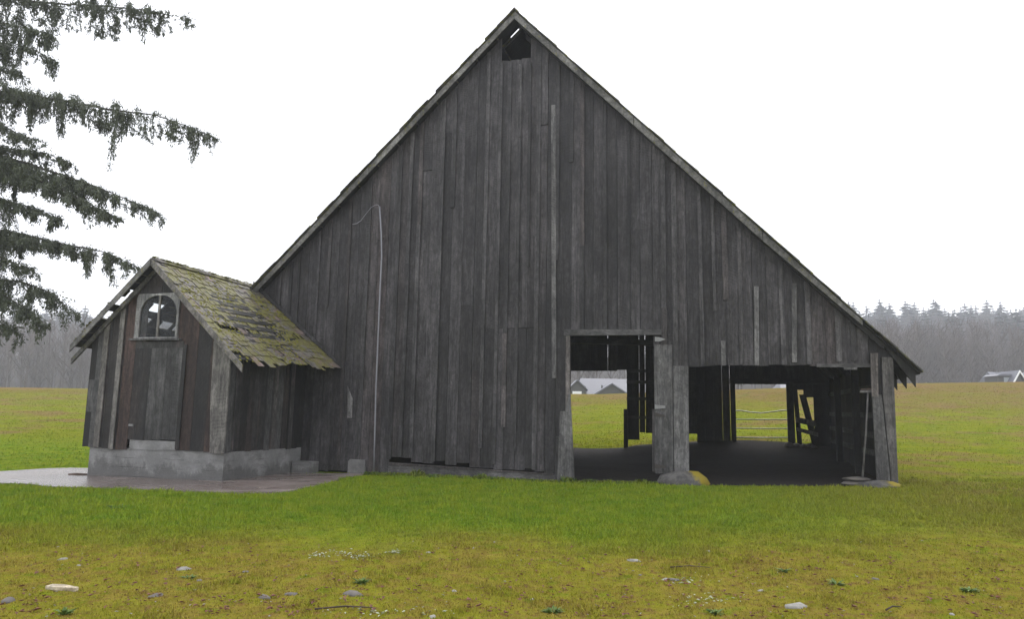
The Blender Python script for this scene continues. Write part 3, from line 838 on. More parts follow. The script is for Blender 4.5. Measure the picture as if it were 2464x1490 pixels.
# concrete foundation
zc_l, zc_r, zc_b = zz(210, 1076, dS), zz(532, 1089, dS), zz(532, 1089, dS) - .08
fl = MB()
zb0 = min(gz(sLf, dS), gz(sR, dS)) - .15
fl.prism([W(sLf, dS + .03, zb0), W(sR, dS + .03, zb0), W(sR, dS + .03, zc_r), W(sLf, dS + .03, zc_l)], N * (-dS - .08))
fl.build('foundation', M_conc, shed)
ds0, ds1 = S(311, 1060, dS)[0], S(424, 1060, dS)[0]
wallboard('door_sill', [(ds0, zc_l - .02), (ds1, zc_l - .02), (ds1, zz(420, 1063, dS)), (ds0, zz(315, 1058, dS))], dS + .012, .2, M_conc, shed)
# front boards
def fb(name, x0, x1, yb, mat, d, th, ytop=None, x0t=None, x1t=None):
    s0, s1 = S(x0, 1000, dS)[0], S(x1, 1000, dS)[0]
    z0 = S((x0 + x1) / 2, yb, dS)[1]
    if ytop is None:
        pts = [(s1, shed_top(s1)), (s0, shed_top(s0))]
        if s0 < SA < s1: pts.insert(1, (SA, shed_top(SA)))
    else:
        zt = S((x0 + x1) / 2, ytop, dS)[1]; pts = [(s1, zt), (s0, zt)]
    pts = [(s0, z0 + R5.uniform(-.01, .01)), (s1, z0 + R5.uniform(-.01, .01))] + pts
    return wallboard(name, pts, d, th, mat, shed)
fb('board', 205, 219, 1075, M_shed, dS, .025); fb('board', 219.5, 233, 1077, M_shedgrey, dS - .004, .025)
fb('board', 234, 251, 1078, M_shed, dS, .025); fb('board', 252, 270, 1080, M_shed, dS - .006, .025)
fb('board', 271, 284, 1081, M_shed, dS + .002, .025); fb('board', 285, 311, 1082, M_shedred, dS - .003, .025)
fb('board', 312, 334, 826, M_shed, dS, .025)
fb('board', 331.5, 364, 706, M_shed, dS - .004, .025); fb('board', 364.5, 398, 706, M_shed, dS + .001, .025); fb('board', 398.5, 433, 706, M_shed, dS - .005, .025)
_s1 = S(463, 1000, dS)[0]; _s0 = S(428, 1000, dS)[0]; _z0 = S(445, 1084, dS)[1]
wxr = S(433, 760, dS)[0]
wallboard('board', [(_s0, _z0), (_s1, _z0 - .005), (_s1, shed_top(_s1)), (wxr - .03, shed_top(wxr - .03)), (wxr - .03, S(400, 822, dS)[1]), (_s0, S(400, 822, dS)[1])], dS - .002, .025, M_shedred, shed); fb('board', 463.5, 496, 1087, M_shed, dS, .025); fb('board', 496.5, 512, 1088, M_shedred, dS - .005, .025)
fb('board', 512.5, 532, 1089, M_shed, dS + .001, .025)
fb('patch_board', 208, 234, 992, M_shedgrey, dS - .03, .02, 914)
fb('batten', 233, 246, 1077, M_shedpale, dS - .033, .022, 770); fb('batten', 270, 281, 1082, M_shedpale, dS - .036, .022, 745)
fb('batten', 429, 438, 1082, M_shed, dS - .034, .022, 830)
wallboard('corner_board', [(S(507, 1088, dS)[0], zc_r - .03), (sR + .03, zc_r - .03), (sR + .03, shed_top(sR) - .02), (S(514, 860, dS)[0], shed_top(sR) + .12), (S(509, 960, dS)[0], S(509, 960, dS)[1])], dS - .045, .045, M_shedpale, shed)
# plank door
door = None
for i, (x0, x1, m_) in enumerate(((312, 331, M_shed), (331.5, 351, M_shed), (351.5, 371, M_shedgrey), (371.5, 391, M_shedgrey), (391.5, 410, M_shedgrey), (410.5, 428, M_shedgrey))):
    o_ = fb('door' if i == 0 else 'door_plank', x0, x1, 1058 + i * .4, m_, dS - .008 - .003 * (i % 2), .03, 828)
    if i == 0: door = o_
    else: o_.parent = door
MB().bar(W(S(314, 1023, dS)[0], dS - .05, S(314, 1023, dS)[1]), W(S(324, 1024, dS)[0], dS - .05, S(324, 1024, dS)[1]), .04, .05).build('latch', M_galvhinge, door)
wallboard('door_header', [(S(312, 1000, dS)[0], S(400, 838, dS)[1]), (S(429, 1000, dS)[0], S(400, 838, dS)[1]), (S(429, 1000, dS)[0], S(400, 822, dS)[1]), (S(312, 1000, dS)[0], S(400, 822, dS)[1])], dS - .016, .02, M_shed, shed)
# arched window: one frame mesh, mullion, two panes, sill
wx0, wx1 = S(330, 760, dS)[0], S(433, 760, dS)[0]; wz0, wz1 = S(380, 815, dS)[1], S(380, 707, dS)[1]
ww, wh = wx1 - wx0, wz1 - wz0
win = None
def framept(kind, k, n=24):
    """k-th point of the outer rectangle or of the inner arched opening"""
    fr_ = .085
    il, ir, ib, it = wx0 + ww * .095, wx1 - ww * .05, wz0 + wh * .03, wz1 - wh * .045
    r_ = (ir - il) * .44
    a = k / (n - 1) * math.pi
    if kind == 'in':
        if k == -1: return (ir, ib)
        if k == n: return (il, ib)
        cx = ir - r_ if a < math.pi / 2 else il + r_
        return (cx + r_ * math.cos(a), it - r_ * .95 + r_ * .95 * math.sin(a))
    if k == -1: return (wx1, wz0)
    if k == n: return (wx0, wz0)
    c_, s_ = math.cos(a), math.sin(a)
    m_ = max(abs(c_), s_); cx, cz2 = c_ / m_, s_ / m_
    midx, zlow = (wx0 + wx1) / 2, it - r_ * .95
    return (midx + cx * ww / 2, zlow + max(0, cz2) * (wz1 - zlow))
n_ = 24; fvts, ffs = [], []
for k in range(-1, n_ + 1):
    o2, i2 = framept('out', k), framept('in', k)
    for (a, dpt) in ((o2, dS - .05), (i2, dS - .05), (i2, dS + .01), (o2, dS + .01)): fvts.append(W(a[0], dpt, a[1]))
for k in range(n_ + 1):
    b0, b1 = k * 4, (k + 1) * 4
    for e in range(4): ffs.append((b0 + e, b0 + (e + 1) % 4, b1 + (e + 1) % 4, b1 + e))
il, ir, ib, it = wx0 + ww * .095, wx1 - ww * .05, wz0 + wh * .03, wz1 - wh * .045
bi = len(fvts)
mb = MB(); mb.v = fvts; mb.f = ffs
mb.prism([W(wx0, dS - .047, wz0), W(wx1, dS - .047, wz0), W(wx1, dS - .047, ib), W(wx0, dS - .047, ib)], N * .055)
win = mb.build('window', M_white, shed)
mid = (il + ir) / 2
wallboard('mullion', [(mid - .022, ib), (mid + .032, ib), (mid + .032, it + .01), (mid - .022, it + .01)], dS - .042, .04, M_shedpale, win)
wallboard('pane', [(il - .01, ib), (mid, ib), (mid, it + .01), (il - .01, it + .01)], dS - .012, .005, M_glass, win)
wallboard('pane', [(mid + .002, ib), (ir + .01, ib), (ir + .01, it + .01), (mid + .002, it + .01)], dS - .010, .005, M_glass, win)
wallboard('sill', [S(316, 820, dS), S(438, 820, dS), S(438, 815.5, dS), S(316, 815.5, dS)], dS - .10, .11, M_shedgrey, win)
# right side boards (towards the barn)
zlow_f, zlow_b = zc_r - .01, S(720, 1077, 0)[1] - .01
nb = 13
for i in range(nb):
    a = dS + .03 + (-dS - .06) * i / nb; b = dS + .03 + (-dS - .06) * (i + 1) / nb
    g_ = R5.uniform(.002, .007)
    f0 = (a - dS) / (-dS); f1 = (b - dS) / (-dS)
    z0 = zlow_f + (zlow_b - zlow_f) * f0 + R5.uniform(-.03, .02)
    zt0, zt1 = shed_top(sR, a) + .02, shed_top(sR, b) + .02
    prism('board', [W(sR + R5.uniform(-.008, .008), a + g_, z0), W(sR, b - g_, z0), W(sR, b - g_, zt1), W(sR + R5.uniform(-.01, .006), a + g_, zt0)][::-1], UU * -.025, M_shed if R5.random() < .8 else M_shedgrey, shed)
    if i and R5.random() < .55:
        prism('batten', [W(sR + .026, a - .03, z0), W(sR + .026, a + .03, z0), W(sR + .026, a + .03, zt0 - .02), W(sR + .026, a - .03, zt0 - .02)][::-1], UU * -.022, M_shed if R5.random() < .5 else M_shedgrey, shed)
prism('corner_board', [W(sR + .032, dS + .002, zlow_f), W(sR + .032, dS + .17, zlow_f), W(sR + .032, dS + .17, shed_top(sR) - .02), W(sR + .032, dS + .002, shed_top(sR) - .02)][::-1], UU * -.02, M_shedgrey, shed)
for i in range(8):
    a = dS + .03 + (-dS - .06) * i / 8; b = dS + .03 + (-dS - .06) * (i + 1) / 8
    prism('board', [W(sLf + .02, a + .004, zc_l), W(sLf + .02, b - .004, zc_l), W(sLf + .02, b - .004, shed_top(sLf + .02, b) - .01), W(sLf + .02, a + .004, shed_top(sLf + .02, a) - .01)], UU * .025, M_shed, shed)
# step block behind the shed
st = [S(722, 1137, -.3), S(760, 1137, -.3), S(760, 1111, -.3)]
tag(prism('step_block', [W(sR + .05, -.55, gz(sR, -.3) - .1), W(S(752, 1130, -.4)[0], -.55, gz(sR, -.3) - .1), W(S(752, 1130, -.4)[0], -.55, zz(752, 1112, -.4)), W(sR + .05, -.55, zz(745, 1112, -.4))], N * .45, M_conc, None),
    'low concrete step between shed foundation and barn wall', 'step')
# shed roof frame
for v in (.0, .2, .4, .6, .8, .97):
    for fn, tm in ((roofR, .98), (roofL, 1.06 if v > 0 else 1.0)):
        if v == 0: continue
        a, b = fn(.0, v, -.09), fn(tm, v, -.09)
        MB().bar(a, b, .045, .10, Vector(N)).build('rafter', M_inside, shed)
def rakeboard(fn, t0, t1, h, name, mat, v=-.004, lift=.02, th=.03):
    a, b = fn(t0, v, lift), fn(t1, v, lift); dn = Vector((0, 0, -h))
    p = [a, b, b + dn * .9, a + dn]
    return prism(name, p, N * th, mat, shed)
rakeboard(roofR, .0, 1.03, .20, 'rake_board', M_rakeshed)
rakeboard(roofL, .0, 1.0, .20, 'rake_board', M_rakeshed)
rakeboard(roofL, .05, 1.12, .16, 'wall_rafter', M_rakeshed, vS - .02, -.06, .05)
def near(p, lst):
    x, y = proj(p)
    return any((x - a) ** 2 + (y - b) ** 2 < r * r for a, b, r in lst)
HR = [(533, 788, 8), (562, 793, 10), (556, 786, 9)]
SLOT = [(599, 803, 11), (627, 805, 9), (675, 812, 9), (721, 818, 10), (681, 842, 9), (686, 868, 12), (715, 866, 10), (742, 870, 9), (655, 795, 9)]
nc, nk = 13, 22
te = lambda v: 1.0 + .012 * math.sin(v * 40) + .01 * math.sin(v * 13)
for i in range(nc):
    t1 = 1.0 - i / nc; t0 = max(0, t1 - 1.3 / nc)
    ed = [0.0] + [(j + (.5 if i % 2 else 0) + R5.uniform(-.18, .18)) / nk for j in range(1, nk)] + [1.0]
    for j in range(nk):
        va, vb = ed[j], ed[j + 1]
        if vb - va < .004: continue
        c_ = roofR((t0 + t1) / 2, (va + vb) / 2)
        if near(c_, HR): continue
        if i == 0 and vb < .16: continue
        if i == 1 and vb < .07: continue
        gp_ = R5.uniform(.0006, .003)
        if near(roofR(t1 - .3 / nc, (va + vb) / 2), SLOT): va += (vb - va) * .45
        ex = R5.uniform(-.024, .024) + (R5.uniform(-.01, .03) if i == 0 else 0)
        lo, up = .022 + R5.uniform(0, .012), .006
        if R5.random() < .06: lo += .02; ex += .012
        sk = R5.uniform(-.006, .006)
        tl = t1 * 1.0 + ex
        v8 = [roofR(t0, va + gp_, up - .008), roofR(t0, vb - gp_, up - .008), roofR(tl, vb - gp_ + sk, lo - .012), roofR(tl + R5.uniform(-.006, .006), va + gp_ + sk, lo - .012),
              roofR(t0, va + gp_, up), roofR(t0, vb - gp_, up), roofR(tl, vb - gp_ + sk, lo), roofR(tl, va + gp_ + sk, lo)]
        obj('shingle', v8, [(0, 1, 2, 3), (7, 6, 5, 4), (0, 4, 5, 1), (1, 5, 6, 2), (2, 6, 7, 3), (3, 7, 4, 0)], M_shingle, shed)
HL = [(322, 695, 5), (310, 704, 6), (293, 724, 8), (283, 733, 6), (259, 752, 9), (249, 761, 7), (371, 749, 10), (356, 775, 12), (405, 786, 12), (421, 790, 12), (343, 778, 8)]
LV = [0, .028, .056, .084, .112] + [.112 + .888 * k / 9 for k in range(1, 10)]
for i in range(12):                                    # skip sheathing, in short boards
    for fn, nm in ((roofR, 'R'), (roofL, 'L')):
        t0, t1 = (i + .08) / 12, (i + .62) / 12
        t1 = (i + (.62 if nm == 'R' else .97)) / 12
        cuts = [0, 1] if nm == 'R' else LV
        for va, vb in zip(cuts[:-1], cuts[1:]):
            if nm == 'L' and near(fn((t0 + t1) / 2, (va + vb) / 2), HL): continue
            v8 = [fn(t0, va, -.03), fn(t1, va, -.03), fn(t1, vb, -.03), fn(t0, vb, -.03), fn(t0, va, -.012), fn(t1, va, -.012), fn(t1, vb, -.012), fn(t0, vb, -.012)]
            obj('sheathing_board', v8, [(0, 1, 2, 3), (7, 6, 5, 4), (0, 4, 5, 1), (1, 5, 6, 2), (2, 6, 7, 3), (3, 7, 4, 0)], M_inside, shed)
for i in range(10):
    t1 = 1.0 - i / 10; t0 = max(0, t1 - .13)
    for va, vb in zip(LV[:-1], LV[1:]):
        va += .0008; vb -= .0008
        if near(roofL((t0 + t1) / 2, (va + vb) / 2), HL) or near(roofL(t1 - .03, (va + vb) / 2), HL) or near(roofL(t0 + .03, (va + vb) / 2), HL): continue
        ex = R5.uniform(-.012, .012)
        v8 = [roofL(t0, va, 0), roofL(t0, vb, 0), roofL(t1 + ex, vb, .018), roofL(t1 + ex, va, .018), roofL(t0, va, .006), roofL(t0, vb, .006), roofL(t1 + ex, vb, .032), roofL(t1 + ex, va, .032)]
        obj('shingle', v8, [(0, 1, 2, 3), (7, 6, 5, 4), (0, 4, 5, 1), (1, 5, 6, 2), (2, 6, 7, 3), (3, 7, 4, 0)], M_shingle, shed)
# flashing board where the shed roof meets the barn
a, b = roofR(0, .985, .05), roofR(1.03, .985, .05)
prism('flashing_board', [a, b, b + Vector((0, 0, .10)), a + Vector((0, 0, .12))], N * .025, M_batten, shed)
prism('ridge_board', [roofR(0, 0, .05) + UU * .10 + Vector((0, 0, -.09)), roofR(0, 0, .06), roofR(0, 0, .05) - UU * .10 + Vector((0, 0, -.09)), roofR(0, 0, .015)], roofR(0, .98) - roofR(0, 0), M_shingle, shed)
# moss cushions on the shed roof
mv, mf = [], []
def blob(p, r, nrm):
    b = len(mv); t = nrm.cross(Vector((.3, .8, .1))).normalized(); u = nrm.cross(t)
    mv.append(p + nrm * r * .6)
    for k in range(6):
        a = k * math.pi / 3 + random.random() * .5; q = r * random.uniform(.7, 1.3)
        mv.append(p + (t * math.cos(a) + u * math.sin(a)) * q)
    for k in range(6): mf.append((b, b + 1 + k, b + 1 + (k + 1) % 6))
def moss_roof():
    m, nt, bs_ = new_mat('moss_cushion'); g = G(nt); p = g.pos()
    c = g.mix(g.ramp(g.noise(p, 15, 4, .7), .35, .65), (.105, .088, .02), (.175, .175, .014)); g.l(c, bs_.inputs['Base Color']); bs_.inputs['Roughness'].default_value = .95
    return m
M_mossc = moss_roof()
for _ in range(1700):
    t, v = random.random(), random.random()
    if mnoise.noise(Vector((t * 4, v * 5, 2))) < -.05: continue
    blob(roofR(t, v, .022), random.uniform(.012, .04), nR)
for _ in range(140):
    v = random.random(); blob(roofR(.0, v, .05) + UU * random.uniform(-.05, .1), random.uniform(.02, .05), Vector((0, 0, 1)))
for _ in range(60):
    t = random.uniform(.5, 1.0); blob(roofL(t, random.uniform(-.005, .02), .03), random.uniform(.02, .05), nL)
mo = obj('moss', mv, mf, M_mossc, shed); mo['kind'] = 'stuff'

# =================================================================== wet pad round the shed
padpx = [(-520, 1148), (0, 1137), (110, 1128), (215, 1124)]
pf = [(895, 1139), (868, 1146), (830, 1152), (795, 1163), (760, 1172), (720, 1181), (680, 1188), (630, 1191), (560, 1190), (500, 1188), (400, 1183), (300, 1179), (200, 1177), (130, 1175), (60, 1168), (0, 1166), (-520, 1180)]
pad_pts = [ground_hit(x, y) for x, y in padpx] + [W(sLf - .3, -1.0, 0), W(sR, -.5, 0), W(sx(895, 1138), .05, 0)] + [ground_hit(x, y) for x, y in pf]
rp = random.Random(4); dense = []
for a, b in zip(pad_pts, pad_pts[1:] + pad_pts[:1]):
    L = (b - a).length; k = max(1, int(L / .25))
    for i in range(k):
        p = a.lerp(b, i / k); j = .05 if i else 0
        dense.append((p.x + rp.uniform(-j, j), p.y + rp.uniform(-j, j)))
PAD = np.array(dense)
pv = [(x, y, lawn_z(x) + .032) for x, y in dense]
nP = len(pv)
tag(obj('concrete_pad', pv + [(x, y, z - .12) for x, y, z in pv], [tuple(range(nP))] + [(i, (i + 1) % nP, nP + (i + 1) % nP, nP + i) for i in range(nP)], M_pad), kind='structure')
bpy.data.objects['concrete_pad']['kind'] = 'structure'
sp = ground_hit(194, 1147)
stick = MB().tube([sp + Vector((-.32, .02, .035)), sp + Vector((-.1, .0, .045)), sp + Vector((.12, .03, .04)), sp + Vector((.33, .0, .04))], [.03, .04, .035, .02], 7).build('rotten_stick', M_rotten, None, True)
tag(stick, 'short dark rotten stick lying on the wet pad beside the shed', 'stick')

def inside_poly(x, y, P):
    x = x[:, None]; y = y[:, None]
    x0, y0 = P[:, 0], P[:, 1]; x1, y1 = np.roll(x0, -1), np.roll(y0, -1)
    c = ((y0 > y) != (y1 > y)) & (x < (x1 - x0) * (y - y0) / (y1 - y0 + 1e-12) + x0)
    return c.sum(1) % 2 == 1
# =================================================================== grass
def grass(n, ymin, ymax, hfun, name, power=1.0, wmul=1.0, blades=7, spread=.05):
    u = rng.random(n); y = (ymin ** power + u * (ymax ** power - ymin ** power)) ** (1 / power)
    x = (rng.random(n) * 2 - 1) * (.84 * y + 3.0)
    keep = ~inside_poly(x, y, PAD)
    s = (x - O.x) * UU.x + (y - O.y) * UU.y; d = (x - O.x) * N.x + (y - O.y) * N.y
    keep &= ~((s > s_L - .1) & (s < s_R + .12) & (d > -.04) & (d < DEPTH + .1))
    keep &= ~((s > sLf) & (s < sR) & (d > dS) & (d < .1))
    keep &= ~((s > D2[0] + .3) & (s < D2[1]) & (d > -.28) & (d < .2))
    if ymin < 10: keep &= rng.random(n) > np.clip((y - 13.0 - 1.2 * np.sin(x)) / 7.5, 0, 1) * (s > -1.0)
    else: keep &= rng.random(n) < np.clip((y - ymin) / 6.0, 0, 1)
    x, y, d, s = x[keep], y[keep], d[keep], s[keep]
    z = np.array([ground(a, b) for a, b in zip(x, y)])
    h = hfun(x, y, d, s)
    m = len(x)
    X = np.repeat(x, blades) + rng.normal(0, spread, m * blades); Y = np.repeat(y, blades) + rng.normal(0, spread, m * blades)
    Z = np.repeat(z, blades) - .004; H = np.repeat(h, blades) * rng.uniform(.5, 1.25, m * blades)
    a = rng.uniform(0, 2 * np.pi, m * blades); w = (.003 + .0004 * Y) * wmul
    lean = rng.uniform(.1, .9, m * blades) * H; b = rng.uniform(0, 2 * np.pi, m * blades)
    V = np.empty((m * blades, 3, 3), dtype=np.float32)
    V[:, 0] = np.stack([X - np.cos(a) * w, Y - np.sin(a) * w, Z], 1)
    V[:, 1] = np.stack([X + np.cos(a) * w, Y + np.sin(a) * w, Z], 1)
    V[:, 2] = np.stack([X + np.cos(b) * lean, Y + np.sin(b) * lean, Z + H], 1)
    o = quick(name, V.reshape(-1, 3), np.arange(m * blades * 3).reshape(-1, 3), M_blade)
    return o
def hlawn(x, y, d, s):
    k = np.clip((y - 8.4 + 1.0 * np.sin(x * .8) + .7 * np.sin(x * 2.1 + y)) / 4.0, 0, 1)
    tuft = np.clip(np.sin(x * 2.3 + 1.7 * np.sin(y * 1.9)) * np.sin(y * 2.9 + 1.3 * np.sin(x * 3.1)), 0, 1)
    h = .020 + .040 * k * k * (3 - 2 * k) + .028 * tuft ** 2
    return h * (.45 + 1.1 * rng.random(len(x)) ** 2)
tag(grass(96000, 4.5, 19.5, hlawn, 'lawn_grass', 1.25, 1.15, 8), 'short mossy lawn grass in front of the barn and shed', 'grass', kind='stuff')
tag(grass(42000, 14.0, 72, lambda x, y, d, s: .03 + .03 * rng.random(len(x)), 'meadow_grass', 1.0, 1.2, 5, .25), 'rough pasture grass rising behind the barn', 'grass', kind='stuff')
# taller weeds along the foot of the wall
R6 = random.Random(31)
def weed(name, p, r, h, n, mat, label, group=None, broad=.035):
    b = Vector((p.x, p.y, p.z - .01)); V, Fc = [b], []
    for i in range(n):
        aa = R6.uniform(0, 6.28); hh = h * R6.uniform(.4, 1.1); ln = r * R6.uniform(.3, 1.1)
        dr = Vector((math.cos(aa), math.sin(aa), 0)); sd_ = Vector((-dr.y, dr.x, 0)) * broad * R6.uniform(.5, 1.2)
        m1 = b + dr * ln * .5 + Vector((0, 0, hh * .75)); t = b + dr * ln + Vector((0, 0, hh * R6.uniform(.7, 1.1)))
        k = len(V); V += [m1 - sd_, t, m1 + sd_]; Fc += [(0, k, k + 1, k + 2)]
    o = obj(name, V, Fc, mat); return tag(o, label, 'weed', group)
def m_edge():
    m, nt, b = new_mat('edge_grass'); g = G(nt); p = g.pos()
    c = g.mix(g.ramp(g.noise(p, 4, 4), .35, .65), (.055, .105, .007), (.14, .165, .008)); c = g.scalecol(c, g.math('MULTIPLY_ADD', g.noise(p, 40, 2), 1.3, .4))
    g.l(c, b.inputs['Base Color']); b.inputs['Roughness'].default_value = .6; return m
M_edge = m_edge()
ev, ef = [], []
for i in range(2600):
    if i < 1900: s_ = R6.uniform(sx(885, 1137), sx(1400, 1160)); dd_ = -abs(R6.gauss(0, .12)) - .10
    else: s_ = R6.uniform(sx(1400, 1160), sx(1600, 1160)); dd_ = -abs(R6.gauss(0, .06)) - .05
    b = W(s_, dd_, 0); b.z = ground(b.x, b.y) - .01
    cl = .5 + .9 * max(0, mnoise.noise(Vector((s_ * 2.2, 0, 5))))
    h = R6.uniform(.07, .22) * cl; aa = R6.uniform(0, 6.28); dr = Vector((math.cos(aa), math.sin(aa), 0)); sd_ = Vector((-dr.y, dr.x, 0)) * R6.uniform(.008, .022)
    k = len(ev); m1 = b + dr * h * .25 + Vector((0, 0, h * .6)); ev += [b, m1 - sd_, b + dr * h * .7 + Vector((0, 0, h)), m1 + sd_]; ef.append((k, k + 1, k + 2, k + 3))
tag(obj('edge_grass', ev, ef, M_edge), 'taller grass and weeds along the foot of the barn wall', 'grass', kind='stuff')
for k, (px, py, lab) in enumerate(((285, 1223, 'dark green weed clump in the lush grass left of the shed door'), (1372, 1157, 'leafy weed growing against the left doorway jamb'),
        (2330, 1425, None), (1885, 1378, 'small weed nearest the middle of the right doorway lawn'), (2010, 1408, None), (455, 1392, None), (870, 1405, None), (155, 1480, None), (1330, 1475, 'weed clump near the bottom edge below the doorway'), (1720, 1478, None))):
    p = ground_hit(px, py)
    weed('weed_clump', p, R6.uniform(.06, .13) if k else .25, R6.uniform(.03, .06) if k != 1 else .22, R6.randint(18, 40) if k else 110, M_weed, lab or 'small low green weed rosette in the mossy foreground', None if lab else 'weed rosettes in the foreground', .014)

# =================================================================== things lying on the lawn
stones = [(152, 1347, .09, 'p'), (190, 1362, .05, 'p'), (443, 1371, .13, 'p'), (590, 1378, .07, 's'), (375, 1436, .11, 's'), (20, 1448, .14, 's'), (637, 1440, .12, 's'),
          (700, 1432, .10, 's'), (848, 1432, .16, 's'), (1190, 1306, .05, 'p'), (1140, 1320, .05, 'p'), (1705, 1329, .085, 'p'), (1525, 1351, .12, 'p'), (1093, 1424, .06, 'p'),
          (1280, 1444, .05, 'p'), (1620, 1397, .10, 's'), (2218, 1302, .04, 'p'), (2072, 1306, .05, 'p'), (1915, 1462, .17, 'p'), (1600, 1395, .06, 'p'), (1830, 1423, .06, 'p'),
          (2105, 1395, .07, 's'), (1030, 1331, .06, 'p'), (1540, 1385, .05, 's'), (480, 1398, .06, 's'), (2290, 1480, .06, 'p'), (1040, 1486, .07, 'p')]
special = {2: 'pale speckled stone in the left foreground moss', 11: 'round white stone on the lawn below the pier boulder', 12: 'flat white stone with a reddish end in the right foreground', 13: 'bright cream stone in the middle foreground', 18: 'largest pale stone near the bottom right of the lawn', 5: 'flat grey stone at the left edge of the lawn', 10: 'longest low grey stone below the barn conduit'}
for k, (px, py, r, t) in enumerate(stones):
    p = ground_hit(px, py)
    rock('stone', p + Vector((0, 0, -r * .03)), (r * .66, r * .40, r * .24), 60 + k, M_pale if t == 'p' else M_stone, special.get(k, 'small ' + ('pale' if t == 'p' else 'grey') + ' stone half sunk in the mossy lawn'), 'stone',
         None if k in special else ('small pale stones in the lawn' if t == 'p' else 'small grey stones in the lawn'), rough=.4)
p = ground_hit(147, 1421)
MB().prism([p + Vector((-.16, .02, .03)), p + Vector((-.06, -.03, .035)), p + Vector((.16, -.05, .03)), p + Vector((.17, -.02, .035)), p + Vector((0, .035, .045)), p + Vector((-.12, .06, .04))], Vector((0, 0, -.03))).build('split_wood_chip', M_splinter)
tag(bpy.data.objects['split_wood_chip'], 'bright split chip of wood lying in the left foreground', 'wood chip')
# gravelly patches, dead leaves, cones: uncountable litter
def litter(name, centres, n, size, mat, label, spread, curl=.4):
    V, Fc = [], []
    for i in range(n):
        if centres: px, py, sx_, sy_ = R6.choice(centres); px += R6.gauss(0, sx_); py += R6.gauss(0, sy_)
        else: px, py = R6.uniform(-20, 2480), 1300 + 190 * R6.random() ** .7
        if py < 1200 or py > 1500: continue
        if not centres and mnoise.noise(Vector((px * .009, py * .03, size * 90))) < R6.uniform(-.25, .35): continue
        p = ground_hit(px, py); s_ = size * R6.uniform(.5, 1.4); a = R6.uniform(0, 6.28)
        d1 = Vector((math.cos(a), math.sin(a), R6.uniform(-.2, .3))) * s_; d2 = Vector((-math.sin(a), math.cos(a), R6.uniform(-.2, curl))) * s_ * R6.uniform(.4, .8)
        c = p + Vector((0, 0, .012 + .3 * s_)); k = len(V)
        V += [c - d1, c - d2 * .8 + Vector((0, 0, s_ * curl)), c + d1, c + d2 + Vector((0, 0, s_ * curl * .6)), c + Vector((0, 0, -s_ * .2))]
        Fc += [(k, k + 1, k + 4), (k + 1, k + 2, k + 4), (k + 2, k + 3, k + 4), (k + 3, k, k + 4)]
    tag(obj(name, V, Fc, mat), label, 'litter', kind='stuff')
litter('dead_leaf_litter', None, 1500, .023, M_leafdead, 'small brown dead leaves and cones scattered over the foreground moss', 0)
litter('lichen_chip_litter', [(815, 1336, 28, 5), (760, 1340, 10, 3), (870, 1342, 18, 3), (950, 1332, 8, 3), (1700, 1448, 40, 8), (930, 1478, 60, 6), (1650, 1400, 30, 8)], 260, .018, M_chip, 'pale lichen chips and gravel showing through the moss', 0, .2)
litter('pebble_litter', None, 420, .014, M_pale, 'tiny pale pebbles strewn over the foreground moss', 0, .2)
tv = MB()
for (px, py, L, a) in ((830, 1470, .5, .2), (1660, 1370, .45, .1), (2150, 1470, .25, .6)):
    p = ground_hit(px, py); dr = Vector((math.cos(a), math.sin(a), 0)) * L / 2; MBt = MB().tube([p - dr + Vector((0, 0, .02)), p + Vector((0, .02, .03)), p + dr + Vector((0, 0, .015))], [.008, .007, .004], 5)
    o = MBt.build('fallen_twig', M_rotten, None, True); tag(o, 'thin brown twig lying flat on the foreground moss', 'twig', 'thin twigs on the lawn')

# =================================================================== the big conifer at the left
TD = 21.0
def at_depth(px, py, y):
    r = ray(px, py); return CAM + r * (y / r.y)
tp = at_depth(-330, 900, TD + 1.5); tbase = on_ground(tp.x, tp.y)
tree = thing('conifer_tree', tbase, 'big conifer with long drooping branches reaching in behind the shed', 'tree')
MB().tube([tbase + Vector((0, 0, -.2)), tbase + Vector((0, 0, .4)), tbase + Vector((.05, 0, 4)), tbase + Vector((.1, .05, 9)), tbase + Vector((.05, 0, 16))], [.62, .48, .40, .30, .08], 12).build('trunk', M_limb, tree, True)
nr = np.random.default_rng(17)
def add_leaves(V, Fc, base, dirs, ln, wd):
    """diamond-shaped sprays; base, dirs: (n,3)"""
    n = len(base); k = len(V) * 0
    rv = nr.normal(size=(n, 3)); sdv = np.cross(dirs, rv); sdv /= np.linalg.norm(sdv, axis=1)[:, None] + 1e-9
    L = ln[:, None]; Wd = wd[:, None]
    quad = np.stack([base, base + dirs * L * .45 + sdv * Wd, base + dirs * L, base + dirs * L * .4 - sdv * Wd], 1)
    V.append(quad.reshape(-1, 3))
def spray(V, start, lat, length, n):
    """one hanging branchlet: a curved stem thick with sprays"""
    t = nr.random(n) ** .8
    pts = start + lat[None] * (length * (.30 * t - .08 * t * t))[:, None] + np.array([0, 0, -1.0])[None] * (length * t ** 1.25)[:, None]
    pts = pts + nr.normal(0, .022 + .02 * min(1, length), (n, 3))
    dirs = np.stack([nr.normal(0, .42, n) + lat[0] * .3, nr.normal(0, .42, n) + lat[1] * .3, -np.abs(nr.normal(.75, .35, n))], 1)
    dirs /= np.linalg.norm(dirs, axis=1)[:, None]
    add_leaves(V, None, pts, dirs, nr.uniform(.06, .15, n), nr.uniform(.009, .022, n))
    tt = np.linspace(0, 1, 5); cc = start + lat[None] * (length * (.30 * tt - .08 * tt * tt))[:, None] + np.array([0, 0, -1.0])[None] * (length * tt ** 1.25)[:, None]
    for a_, b_ in zip(cc[:-1], cc[1:]): V.append(np.stack([a_ - [.006, 0, 0], a_ + [.006, 0, 0], b_ + [.006, 0, 0], b_ - [.006, 0, 0]]))
